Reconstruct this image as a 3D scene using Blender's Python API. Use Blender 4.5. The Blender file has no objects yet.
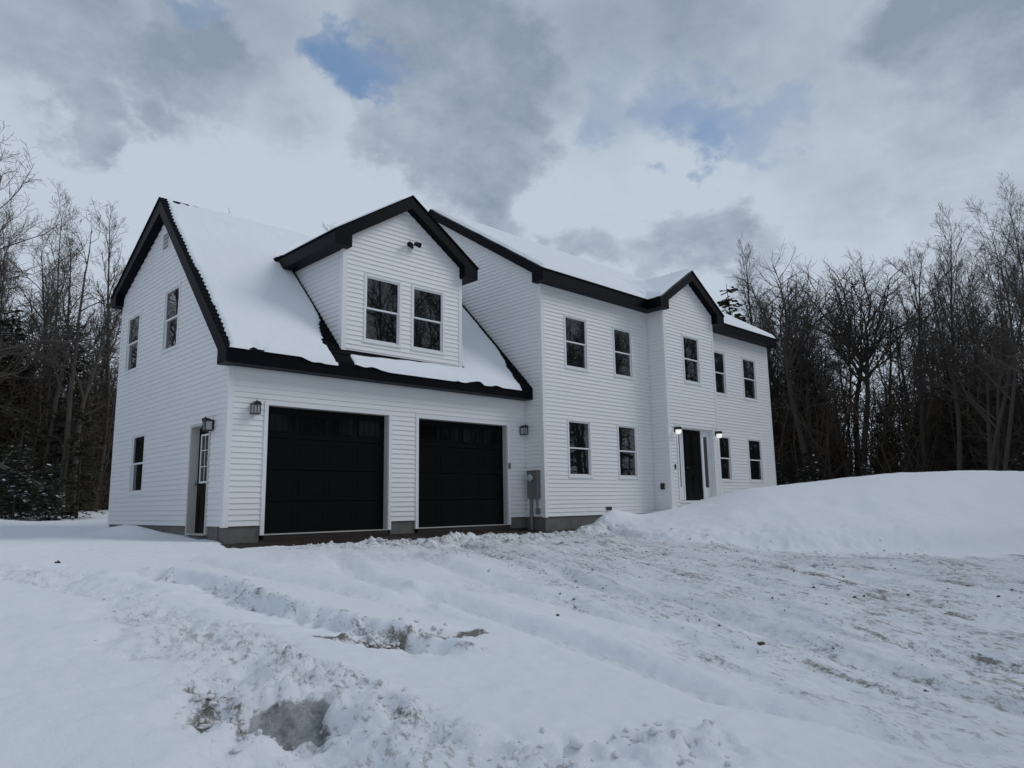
import bpy, math, random
import numpy as np
from mathutils import Vector, Matrix
scene = bpy.context.scene
COL = scene.collection

# ------------------------------------------------------------------ camera
cd = bpy.data.cameras.new('camera'); cam = bpy.data.objects.new('camera', cd); COL.objects.link(cam)
yaw, pitch, roll = 0.775194, 0.163175, -0.016763
Fv = Vector((math.sin(yaw)*math.cos(pitch), math.cos(yaw)*math.cos(pitch), math.sin(pitch)))
Rv = Vector((math.cos(yaw), -math.sin(yaw), 0)); Uv = Rv.cross(Fv)
R2 = Rv*math.cos(roll)+Uv*math.sin(roll); U2 = Uv*math.cos(roll)-Rv*math.sin(roll)
m = Matrix((R2, U2, -Fv)).transposed().to_4x4(); m.translation = (-5.64994, -13.25207, 0.47048)
cam.matrix_world = m
cd.sensor_width = 36; cd.lens = 734.29/1024*36; cd.clip_end = 3000; cd.clip_start = .05
scene.camera = cam

# ------------------------------------------------------------------ world (clouded sky), sun, exposure
SUN_EL, SUN_AZ = math.radians(40), math.radians(124)     # azimuth measured clockwise from +Y
scene.view_settings.view_transform = 'Standard'; scene.view_settings.look = 'None'
scene.view_settings.gamma = 1; scene.view_settings.use_curve_mapping = False
scene.view_settings.exposure = 0.18
world = bpy.data.worlds.new('World'); scene.world = world; world.use_nodes = True
class NT:
    """small helper for building node trees"""
    def __init__(s, tree): s.t = tree; s.n = tree.nodes; s.l = tree.links
    def node(s, kind, **kw):
        n = s.n.new(kind)
        for k, v in kw.items(): setattr(n, k, v)
        return n
    def put(s, sock, v):
        if v is None: return
        if isinstance(v, bpy.types.NodeSocket): s.l.new(v, sock)
        else: sock.default_value = v
    def math(s, op, a, b=None, c=None, clamp=False):
        n = s.node('ShaderNodeMath', operation=op, use_clamp=clamp); s.put(n.inputs[0], a); s.put(n.inputs[1], b); s.put(n.inputs[2], c); return n.outputs[0]
    def vmath(s, op, a, b=None, out=0):
        n = s.node('ShaderNodeVectorMath', operation=op); s.put(n.inputs[0], a); s.put(n.inputs[1], b); return n.outputs[out]
    def scale(s, a, k):
        n = s.node('ShaderNodeVectorMath', operation='SCALE'); s.put(n.inputs[0], a); s.put(n.inputs[3], k); return n.outputs[0]
    def mix(s, f, a, b):
        n = s.node('ShaderNodeMix', data_type='RGBA'); s.put(n.inputs[0], f); s.put(n.inputs[6], a); s.put(n.inputs[7], b); return n.outputs[2]
    def noise(s, vec, scale, detail=4, rough=.5, dist=0, out='Fac'):
        n = s.node('ShaderNodeTexNoise'); s.put(n.inputs['Vector'], vec); n.inputs['Scale'].default_value = scale
        n.inputs['Detail'].default_value = detail; n.inputs['Roughness'].default_value = rough; n.inputs['Distortion'].default_value = dist
        return n.outputs[out]
    def ramp(s, v, a, b, lo=0., hi=1., smooth=True):
        n = s.node('ShaderNodeMapRange', interpolation_type='SMOOTHSTEP' if smooth else 'LINEAR')
        s.put(n.inputs[0], v); s.put(n.inputs[1], a); s.put(n.inputs[2], b); s.put(n.inputs[3], lo); s.put(n.inputs[4], hi); return n.outputs[0]
def c4(r, g=None, b=None):
    if g is None: g = b = r
    return (r, g, b, 1)

W = NT(world.node_tree); W.n.clear()
tc = W.node('ShaderNodeTexCoord'); d0 = W.vmath('NORMALIZE', tc.outputs['Generated'])
sky = W.node('ShaderNodeTexSky', sky_type='NISHITA', sun_disc=False, sun_elevation=SUN_EL, sun_rotation=SUN_AZ)
sep = W.node('ShaderNodeSeparateXYZ'); W.put(sep.inputs[0], d0)
zz = W.math('ADD', W.math('MAXIMUM', sep.outputs[2], 0.), .22)
cmb = W.node('ShaderNodeCombineXYZ')
W.put(cmb.inputs[0], W.math('DIVIDE', sep.outputs[0], zz)); W.put(cmb.inputs[1], W.math('DIVIDE', sep.outputs[1], zz)); cmb.inputs[2].default_value = 3.7
plane = cmb.outputs[0]                                      # cloud layer seen in perspective
wob = W.vmath('SUBTRACT', W.noise(plane, 3.4, 8, .62, out='Color'), (.5, .5, .5))
dw = W.vmath('NORMALIZE', W.vmath('ADD', d0, W.scale(wob, .20)))
wob2 = W.vmath('SUBTRACT', W.noise(d0, 9.0, 9, .66, out='Color'), (.5, .5, .5))
dw = W.vmath('NORMALIZE', W.vmath('ADD', dw, W.scale(wob2, .13)))
def blob(v, r0, r1, amp=1.):
    v = Vector(v).normalized()
    n = W.vmath('DOT_PRODUCT', dw, tuple(v), out=1)
    return W.ramp(n, math.cos(math.radians(r1)), math.cos(math.radians(r0)), 0., amp)
def union(lst):
    o = lst[0]
    for x in lst[1:]: o = W.math('MAXIMUM', o, x)
    return o
# cloud bodies and gaps by direction: (x, y, z, core radius, outer radius in degrees, strength)
DARK = [(0.239, 0.840, 0.487, 0.5, 3.0, 0.65), (0.284, 0.816, 0.503, 0.5, 4.0, 0.75), (0.322, 0.806, 0.497, 0.5, 3.0, 0.60), (0.198, 0.883, 0.425, 0.3, 2.6, 0.75), (0.216, 0.876, 0.431, 0.3, 1.8, 0.60), (0.489, 0.730, 0.477, 0.5, 3.2, 0.75), (0.536, 0.698, 0.475, 1.5, 5.0, 0.95), (0.580, 0.661, 0.476, 1.0, 5.0, 0.85), (0.573, 0.693, 0.438, 1.0, 4.2, 0.85), (0.625, 0.664, 0.409, 1.0, 4.2, 0.95), (0.634, 0.634, 0.443, 0.5, 3.2, 0.70), (0.658, 0.651, 0.379, 0.5, 2.6, 0.80), (0.499, 0.641, 0.582, 2.0, 6.5, 0.70), (0.556, 0.613, 0.561, 2.0, 6.0, 0.65), (0.597, 0.604, 0.528, 1.0, 5.0, 0.45), (0.128, 0.853, 0.506, 2.0, 7.0, 0.60), (0.163, 0.859, 0.485, 1.0, 5.0, 0.45), (0.208, 0.820, 0.534, 1.0, 6.0, 0.40), (0.739, 0.583, 0.339, 0.3, 2.4, 0.70), (0.719, 0.609, 0.334, 0.3, 1.8, 0.60), (0.802, 0.501, 0.325, 0.5, 3.2, 0.75), (0.827, 0.457, 0.326, 0.5, 3.0, 0.75), (0.780, 0.541, 0.314, 0.3, 2.5, 0.60), (0.856, 0.426, 0.291, 0.5, 3.0, 0.50), (0.835, 0.205, 0.511, 1.0, 5.0, 0.80), (0.853, 0.167, 0.494, 2.0, 6.0, 0.85), (0.860, 0.128, 0.494, 2.0, 6.0, 0.80), (0.875, 0.163, 0.455, 1.0, 5.0, 0.50), (0.866, 0.289, 0.407, 2.0, 8.0, 0.30), (0.902, 0.196, 0.384, 2.0, 8.0, 0.35), (0.776, 0.361, 0.518, 2.0, 9.0, 0.30), (0.687, 0.468, 0.556, 2.0, 9.0, 0.35), (0.331, 0.765, 0.552, 1.0, 6.0, 0.35), (0.373, 0.794, 0.480, 0.5, 3.0, 0.35)]
BLUE = [(0.450, 0.712, 0.539, 0.3, 2.6, 0.95), (0.418, 0.722, 0.552, 0.2, 2.0, 0.75), (0.475, 0.686, 0.551, 0.2, 1.8, 0.75), (0.468, 0.711, 0.525, 0.2, 1.6, 0.80), (0.298, 0.784, 0.544, 0.2, 1.8, 0.60), (0.279, 0.793, 0.542, 0.2, 1.2, 0.40), (0.738, 0.471, 0.483, 0.4, 3.2, 0.55), (0.764, 0.453, 0.460, 0.3, 2.8, 0.60), (0.789, 0.419, 0.449, 0.3, 2.8, 0.60), (0.791, 0.436, 0.430, 0.2, 1.8, 0.60), (0.818, 0.376, 0.436, 0.3, 2.6, 0.50), (0.685, 0.532, 0.497, 0.4, 3.0, 0.30), (0.684, 0.556, 0.472, 0.3, 2.0, 0.30)]
def soft_sum(lst):
    o = None
    for x, y, z, r0, r1, k in lst:
        v = W.math('SUBTRACT', 1., blob((x, y, z), r0, r1, k)); o = v if o is None else W.math('MULTIPLY', o, v)
    return W.math('SUBTRACT', 1., o)
dark = soft_sum(DARK); blue = soft_sum(BLUE)
n1 = W.noise(plane, 1.5, 8, .58); n2 = W.noise(d0, 5.5, 8, .6)
g = W.math('ADD', W.math('MULTIPLY', W.math('SUBTRACT', n1, .5), 1.0), W.math('MULTIPLY', W.math('SUBTRACT', n2, .5), .8))
n3 = W.noise(plane, 6.5, 9, .64); g3 = W.math('SUBTRACT', n3, .5)
# thin noisy darkness everywhere, thicker in the placed cloud bodies, growing toward the zenith
up = W.ramp(sep.outputs[2], .38, .72, 0., .62)
tex = W.math('ADD', W.math('MULTIPLY', g, .55), W.math('MULTIPLY', g3, .9))
shade = W.math('ADD', W.math('MULTIPLY', dark, W.math('ADD', .72, W.math('MULTIPLY', tex, 1.2))), W.math('ADD', up, W.math('MULTIPLY', tex, .45)), clamp=True)
shade = W.math('ADD', shade, .03, clamp=True)
cl = W.mix(shade, c4(.468, .530, .612), c4(.228, .276, .350))
# brighter veil toward the horizon
hz = W.ramp(sep.outputs[2], .02, .35, .25, 0.)
cl = W.mix(hz, cl, c4(.46, .53, .63))
# the deck is thicker overhead and behind the viewer: the open, bright part lies over the woods ahead
ahead = W.vmath('DOT_PRODUCT', d0, tuple(Vector((.66, .66, .36)).normalized()), out=1)
thick = W.ramp(ahead, .80, -.10, 0., 1.)
cl = W.mix(thick, cl, W.mix(shade, c4(.395, .450, .525), c4(.235, .275, .33)))
skyc = W.mix(.65, W.scale(sky.outputs[0], .10), c4(.125, .235, .43))
col = W.mix(W.math('MULTIPLY', W.math('MULTIPLY', blue, .95), W.math('SUBTRACT', 1., W.math('MULTIPLY', dark, .5)), clamp=True), cl, skyc)
bg = W.node('ShaderNodeBackground'); W.put(bg.inputs[0], W.scale(col, 10.0)); bg.inputs[1].default_value = .1
wo = W.node('ShaderNodeOutputWorld'); W.l.new(bg.outputs[0], wo.inputs[0])

sd = bpy.data.lights.new('sun', 'SUN'); sd.energy = .85; sd.angle = math.radians(28); sd.color = (1, .98, .95)
sun = bpy.data.objects.new('sun', sd); COL.objects.link(sun)
sdir = Vector((math.sin(SUN_AZ)*math.cos(SUN_EL), math.cos(SUN_AZ)*math.cos(SUN_EL), math.sin(SUN_EL)))
sun.rotation_euler = sdir.to_track_quat('Z', 'Y').to_euler(); sun.location = (0, -20, 40)

# ------------------------------------------------------------------ materials
def mat(name):
    m = bpy.data.materials.new(name); m.use_nodes = True
    T = NT(m.node_tree); T.p = m.node_tree.nodes['Principled BSDF']; m['_'] = 0
    T.tc = T.node('ShaderNodeTexCoord'); T.o = T.tc.outputs['Object']; T.m = m
    return T
def simple(name, col, rough=.5, var=.12, scale=3., metal=0., bump=0., bscale=40., spec=.5):
    T = mat(name)
    n = T.noise(T.o, scale, 5, .6)
    lo = tuple(c*(1-var) for c in col); hi = tuple(min(1, c*(1+var)) for c in col)
    T.put(T.p.inputs['Base Color'], T.mix(n, lo+(1,), hi+(1,)))
    T.p.inputs['Roughness'].default_value = rough; T.p.inputs['Metallic'].default_value = metal; T.p.inputs['Specular IOR Level'].default_value = spec
    if bump:
        b = T.node('ShaderNodeBump'); b.inputs['Strength'].default_value = bump; b.inputs['Distance'].default_value = .02
        T.put(b.inputs['Height'], T.noise(T.o, bscale, 4, .6)); T.put(T.p.inputs['Normal'], b.outputs[0])
    return T.m
M = {}
def siding_mat():
    T = mat('white_vinyl_siding')
    mp = T.node('ShaderNodeMapping'); T.put(mp.inputs[0], T.o); mp.inputs['Scale'].default_value = (.5, .5, 9.6)
    n = T.noise(mp.outputs[0], 1.0, 2, .5); n2 = T.noise(T.o, .9, 5, .6)
    v = T.math('ADD', T.math('MULTIPLY', T.math('SUBTRACT', n, .5), .10), T.math('MULTIPLY', T.math('SUBTRACT', n2, .5), .10))
    T.put(T.p.inputs['Base Color'], T.mix(T.math('ADD', v, .5, clamp=True), c4(.70, .71, .72), c4(.82, .83, .84)))
    T.p.inputs['Roughness'].default_value = .42; T.p.inputs['Specular IOR Level'].default_value = .35
    b = T.node('ShaderNodeBump'); b.inputs['Strength'].default_value = .25; b.inputs['Distance'].default_value = .02
    T.put(b.inputs['Height'], T.noise(T.o, 2.2, 3, .5)); T.put(T.p.inputs['Normal'], b.outputs[0])
    return T.m
M['siding'] = siding_mat()
M['trim'] = simple('white_trim', (.76, .77, .78), .4, .04)
M['black'] = simple('black_fascia', (.0014, .0023, .0046), .45, .25, 2.0, spec=.08)
M['soffit'] = simple('dark_soffit', (.002, .003, .005), .5, .2, spec=.08)
M['doorblack'] = simple('black_garage_door', (.0022, .0024, .003), .34, .2, 1.5, bump=.05, bscale=90, spec=.12)
M['leaf'] = simple('black_entry_door', (.002, .002, .0023), .4, .2, spec=.10)
M['metalblack'] = simple('black_metal', (.008, .008, .009), .35, .2)
M['grey'] = simple('grey_enamel', (.125, .125, .125), .5, .2)
M['pvc'] = simple('grey_conduit', (.15, .15, .15), .5, .15)
M['jamb'] = simple('aluminium_jamb', (.50, .49, .46), .45, .08)
M['concrete'] = simple('concrete', (.135, .130, .120), .85, .4, 5., bump=.3, bscale=60)
M['wood'] = simple('wood_sill', (.026, .019, .015), .8, .3, 8.)
M['steel'] = simple('steel', (.5, .5, .5), .3, .1, metal=1.)
M['opal'] = simple('lit_opal_glass', (.80, .80, .78), .2, .03)
_p = M['opal'].node_tree.nodes['Principled BSDF']; _p.inputs['Emission Color'].default_value = c4(1, .97, .9); _p.inputs['Emission Strength'].default_value = .55
def shingle_mat():
    T = mat('black_shingles')
    n = T.noise(T.o, 60, 3, .7); n2 = T.noise(T.o, 4, 3, .5)
    T.put(T.p.inputs['Base Color'], T.mix(T.math('ADD', T.math('MULTIPLY', n, .6), T.math('MULTIPLY', n2, .4)), c4(.0015, .002, .003), c4(.007, .008, .010)))
    T.p.inputs['Roughness'].default_value = .8; T.p.inputs['Specular IOR Level'].default_value = .08
    return T.m
M['shingle'] = shingle_mat()
def glass_mat():
    T = mat('dark_window_glass')
    T.p.inputs['Base Color'].default_value = c4(.006, .008, .008); T.p.inputs['Roughness'].default_value = .015; T.p.inputs['IOR'].default_value = 1.85
    b = T.node('ShaderNodeBump'); b.inputs['Strength'].default_value = .010; b.inputs['Distance'].default_value = .05
    T.put(b.inputs['Height'], T.noise(T.o, 2.4, 2, .5)); T.put(T.p.inputs['Normal'], b.outputs[0])
    return T.m
M['glass'] = glass_mat()
M['lite'] = simple('dark_door_lite', (.003, .0034, .004), .06, .1, spec=.14)
def lampglass():
    T = mat('clear_lamp_glass'); T.p.inputs['Base Color'].default_value = c4(.36, .38, .39); T.p.inputs['Roughness'].default_value = .08; T.p.inputs['IOR'].default_value = 1.6
    return T.m
M['lampglass'] = lampglass()
def snow_nodes(T, base=None):
    n = T.noise(T.o, 1.3, 4, .6)
    return T.mix(n, c4(.785, .825, .875), c4(.84, .872, .915))
def roof_snow_mat():
    T = mat('roof_snow'); T.put(T.p.inputs['Base Color'], snow_nodes(T)); T.p.inputs['Roughness'].default_value = .7; T.p.inputs['Specular IOR Level'].default_value = .25
    b = T.node('ShaderNodeBump'); b.inputs['Strength'].default_value = .35; b.inputs['Distance'].default_value = .03
    T.put(b.inputs['Height'], T.noise(T.o, 9., 6, .65)); T.put(T.p.inputs['Normal'], b.outputs[0])
    return T.m
M['roofsnow'] = roof_snow_mat()
def ground_mat():
    T = mat('snowy_ground')
    at = lambda n: T.node('ShaderNodeAttribute', attribute_name=n).outputs['Fac']
    dirt, mud, ice = at('dirt'), at('mud'), at('ice')
    fine = T.noise(T.o, 26, 7, .72); med = T.noise(T.o, 5, 6, .65); vf = T.noise(T.o, 85, 4, .7)
    # streaks along the direction vehicles drive
    mp = T.node('ShaderNodeMapping'); T.put(mp.inputs[0], T.o); mp.vector_type = 'TEXTURE'; mp.inputs['Rotation'].default_value = (0, 0, math.radians(68)); mp.inputs['Scale'].default_value = (3.2, .55, 1)
    strk = T.noise(mp.outputs[0], 7, 7, .7)
    snow = snow_nodes(T)
    iceC = T.mix(T.ramp(med, .35, .7), c4(.60, .635, .67), c4(.74, .77, .80))
    c = T.mix(T.math('MULTIPLY', ice, T.ramp(T.math('ADD', T.math('MULTIPLY', strk, .7), T.math('MULTIPLY', fine, .3)), .34, .66), clamp=True), snow, iceC)
    dm = T.math('ADD', dirt, T.math('MULTIPLY', T.math('SUBTRACT', T.math('ADD', T.math('MULTIPLY', strk, .6), T.math('MULTIPLY', fine, .55)), .575), 2.6))
    dcol = T.mix(T.ramp(vf, .3, .7), c4(.075, .068, .056), c4(.29, .28, .26))
    c = T.mix(T.math('MULTIPLY', T.ramp(dm, .25, .68), T.ramp(dirt, .03, .20), clamp=True), c, dcol)
    mp2 = T.node('ShaderNodeMapping'); T.put(mp2.inputs[0], T.o); mp2.vector_type = 'TEXTURE'; mp2.inputs['Rotation'].default_value = (0, 0, math.radians(68)); mp2.inputs['Scale'].default_value = (2.2, .9, 1)
    fl = T.noise(mp2.outputs[0], 15, 6, .72); patch = T.noise(T.o, .7, 5, .6)
    flm = T.math('MULTIPLY', T.ramp(T.math('ADD', fl, T.math('MULTIPLY', T.math('SUBTRACT', patch, .5), .55)), .535, .64), T.ramp(ice, .12, .7), clamp=True)
    c = T.mix(T.math('MULTIPLY', flm, .75), c, T.mix(vf, c4(.12, .11, .09), c4(.36, .345, .31)))
    c = T.mix(T.ramp(T.math('ADD', at('slush'), T.math('MULTIPLY', T.math('SUBTRACT', T.math('ADD', T.math('MULTIPLY', fine, .5), T.math('MULTIPLY', med, .5)), .5), 1.5)), .42, .68), c, T.mix(T.ramp(med, .3, .7), c4(.11, .115, .118), c4(.46, .485, .51)))
    mcol = T.mix(T.ramp(fine, .3, .72), c4(.012, .009, .007), c4(.050, .038, .029))
    c = T.mix(T.ramp(T.math('ADD', mud, T.math('MULTIPLY', T.math('SUBTRACT', fine, .5), .7)), .35, .62), c, mcol)
    T.put(T.p.inputs['Base Color'], c)
    T.put(T.p.inputs['Roughness'], T.math('SUBTRACT', .72, T.math('MULTIPLY', ice, .22))); T.p.inputs['Specular IOR Level'].default_value = .3
    h = T.math('ADD', T.math('MULTIPLY', fine, .6), T.math('MULTIPLY', vf, .25)); h = T.math('ADD', h, T.math('MULTIPLY', T.math('MULTIPLY', strk, ice), .8))
    b = T.node('ShaderNodeBump'); b.inputs['Strength'].default_value = .55; b.inputs['Distance'].default_value = .03
    T.put(b.inputs['Height'], h); T.put(T.p.inputs['Normal'], b.outputs[0])
    return T.m
M['ground'] = ground_mat()
M['clod'] = simple('snow_clod', (.70, .72, .74), .75, .18, 8., bump=.4, bscale=50)
M['bark'] = simple('grey_brown_bark', (.056, .048, .041), .9, .5, 7., bump=.5, bscale=30)
M['barkpale'] = simple('pale_bark', (.13, .12, .105), .9, .35, 3.)
M['twig'] = simple('twig_bark', (.060, .049, .040), .9, .3, 1.5)
M['needle'] = simple('dark_needles', (.030, .034, .020), .75, .5, .8)
M['needle2'] = simple('olive_needles', (.034, .033, .013), .8, .5, .8)
M['brush'] = simple('dead_brush', (.072, .055, .041), .95, .5, .4)
M['treesnow'] = simple('snow_on_needles', (.74, .77, .80), .8, .08)

# ------------------------------------------------------------------ mesh helpers
class MB:
    def __init__(s): s.v = []; s.f = []
    def poly(s, pts):
        i = len(s.v); s.v += [tuple(p) for p in pts]; s.f.append(tuple(range(i, i+len(pts))))
    def box(s, x0, x1, y0, y1, z0, z1):
        s.fbox(ID, x0, x1, z0, z1, -y1, -y0)
    def fbox(s, fr, u0, u1, z0, z1, n0, n1):
        """box in a wall frame: u along the wall, z up, n outwards"""
        P = [fr(u, z, n) for n in (n0, n1) for z in (z0, z1) for u in (u0, u1)]
        i = len(s.v); s.v += P
        for q in ((0, 2, 3, 1), (4, 5, 7, 6), (0, 1, 5, 4), (2, 6, 7, 3), (0, 4, 6, 2), (1, 3, 7, 5)): s.f.append(tuple(i+k for k in q))
    def prism(s, prof, fn, a, b):
        """extrude a closed 2D profile between a and b; fn(p, q, t) -> point"""
        i = len(s.v); n = len(prof)
        s.v += [fn(p, q, a) for p, q in prof]+[fn(p, q, b) for p, q in prof]
        s.f.append(tuple(i+k for k in range(n))); s.f.append(tuple(i+n+k for k in reversed(range(n))))
        for k in range(n): s.f.append((i+k, i+(k+1) % n, i+n+(k+1) % n, i+n+k))
    def tube(s, pts, rad, sides=8, cap=True):
        pts = [Vector(p) for p in pts]; i = len(s.v); n = len(pts)
        for k, p in enumerate(pts):
            t = (pts[min(k+1, n-1)]-pts[max(k-1, 0)]).normalized()
            a = t.orthogonal().normalized() if k == 0 else (a-t*a.dot(t)).normalized()
            b = t.cross(a); r = rad[k] if isinstance(rad, (list, tuple)) else rad
            for j in range(sides):
                th = 2*math.pi*j/sides; s.v.append(tuple(p+(a*math.cos(th)+b*math.sin(th))*r))
        for k in range(n-1):
            for j in range(sides):
                j2 = (j+1) % sides; s.f.append((i+k*sides+j, i+k*sides+j2, i+(k+1)*sides+j2, i+(k+1)*sides+j))
        if cap: s.f.append(tuple(i+j for j in reversed(range(sides)))); s.f.append(tuple(i+(n-1)*sides+j for j in range(sides)))
    def build(s, name, m, parent=None, smooth=False, bevel=0):
        me = bpy.data.meshes.new(name); me.from_pydata([tuple(v) for v in s.v], [], s.f); me.update()
        if smooth: me.polygons.foreach_set('use_smooth', [True]*len(me.polygons))
        o = bpy.data.objects.new(name, me); COL.objects.link(o); me.materials.append(m)
        if parent: o.parent = parent
        if bevel:
            b = o.modifiers.new('bevel', 'BEVEL'); b.width = bevel; b.segments = 2; b.limit_method = 'ANGLE'
        return o
ID = lambda u, z, n: (u, -n, z)                         # front facing (-Y) wall at y = 0
def front(y): return lambda u, z, n: (u, y-n, z)          # faces -Y, u = x
def left(x): return lambda u, z, n: (x-n, u, z)           # faces -X, u = y
def right(x): return lambda u, z, n: (x+n, u, z)          # faces +X, u = y
def back(y): return lambda u, z, n: (u, y+n, z)           # faces +Y, u = x
def raw_mesh(name, V, F, m, parent=None, smooth=True):
    """numpy quads/tris -> object"""
    me = bpy.data.meshes.new(name); n = len(V); k = F.shape[1]
    me.vertices.add(n); me.vertices.foreach_set('co', np.ascontiguousarray(V, dtype=np.float32).ravel())
    me.loops.add(F.size); me.loops.foreach_set('vertex_index', np.ascontiguousarray(F, dtype=np.int32).ravel())
    me.polygons.add(len(F)); me.polygons.foreach_set('loop_start', np.arange(0, F.size, k, dtype=np.int32)); me.polygons.foreach_set('loop_total', np.full(len(F), k, dtype=np.int32))
    if smooth: me.polygons.foreach_set('use_smooth', np.ones(len(F), dtype=bool))
    me.update(calc_edges=True); me.validate()
    if m: me.materials.append(m)
    o = bpy.data.objects.new(name, me); COL.objects.link(o)
    if parent: o.parent = parent
    return o
def tag(o, label, cat, group=None, kind=None):
    if label: o['label'] = label
    if cat: o['category'] = cat
    if group: o['group'] = group
    if kind: o['kind'] = kind
    return o
def empty(name, loc=(0, 0, 0), rz=0):
    o = bpy.data.objects.new(name, None); COL.objects.link(o); o.location = loc; o.rotation_euler = (0, 0, rz); o.empty_display_size = .3
    return o

# noise on numpy arrays
def _h(ix, iy, seed):
    n = (ix.astype(np.int64)*374761393 + iy.astype(np.int64)*668265263 + seed*974634777) & 0x7fffffff
    n = ((n ^ (n >> 13))*1274126177) & 0x7fffffff
    n = (n ^ (n >> 16)) & 0xffff
    return n/65535.0
def vnoise(x, y, seed=0):
    ix, iy = np.floor(x), np.floor(y); fx, fy = x-ix, y-iy
    fx = fx*fx*fx*(fx*(fx*6-15)+10); fy = fy*fy*fy*(fy*(fy*6-15)+10)
    a = _h(ix, iy, seed); b = _h(ix+1, iy, seed); c = _h(ix, iy+1, seed); d = _h(ix+1, iy+1, seed)
    return (a+(b-a)*fx)*(1-fy)+(c+(d-c)*fx)*fy-.5
def fbm(x, y, octv=4, seed=0, gain=.5):
    o = 0; a = 1; c, s = math.cos(.6), math.sin(.6)
    for k in range(octv):
        o = o+a*vnoise(x, y, seed+k*17); x, y = (x*c-y*s)*2.03+11.3, (x*s+y*c)*2.03+5.7; a *= gain
    return o
def sstep(a, b, x):
    t = np.clip((x-a)/(b-a), 0, 1); return t*t*(3-2*t)

# ------------------------------------------------------------------ ground
def graded(segs, far0, far1, grow=1.12):
    """segs: list of (start, stop, step)"""
    xs = []
    for a, b, st in segs: xs += list(np.arange(a, b-1e-6, st))
    xs.append(segs[-1][1]); st = segs[-1][2]; x = xs[-1]
    while x < far1: st *= grow; x += st; xs.append(x)
    st = segs[0][2]; x = xs[0]; pre = []
    while x > far0: st *= grow; x -= st; pre.append(x)
    return np.array(pre[::-1]+xs)
def soil(x, y):
    """bare ground under the snow"""
    z = np.where(y < 0, -.12+.075*np.maximum(y, -16)+.02*np.minimum(y+16, 0), -.12+.02*np.minimum(y, 40))
    return z
CREST_A = [6.3, 7.4, 8.5, 9.4, 9.96, 10.83, 11.7, 13.2, 14.7, 16.2, 18.1, 20.2, 27, 40]
CREST_Z = [-.05, -.02, .08, .25, .33, .56, .79, .93, 1.07, 1.20, 1.24, 1.19, 1.1, .9]
def seg_dist(x, y, pts):
    d = np.full(x.shape, 1e9); tt = np.zeros(x.shape); sd = np.zeros(x.shape); L = 0
    for (ax, ay), (bx, by) in zip(pts[:-1], pts[1:]):
        dx, dy = bx-ax, by-ay; l = math.hypot(dx, dy); t = np.clip(((x-ax)*dx+(y-ay)*dy)/(l*l), 0, 1)
        px, py = x-ax-t*dx, y-ay-t*dy; dd = np.hypot(px, py); k = dd < d
        sd = np.where(k, (px*dy-py*dx)/l, sd); tt = np.where(k, L+t*l, tt); d = np.where(k, dd, d); L += l
    return d, tt/L, sd
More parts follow.
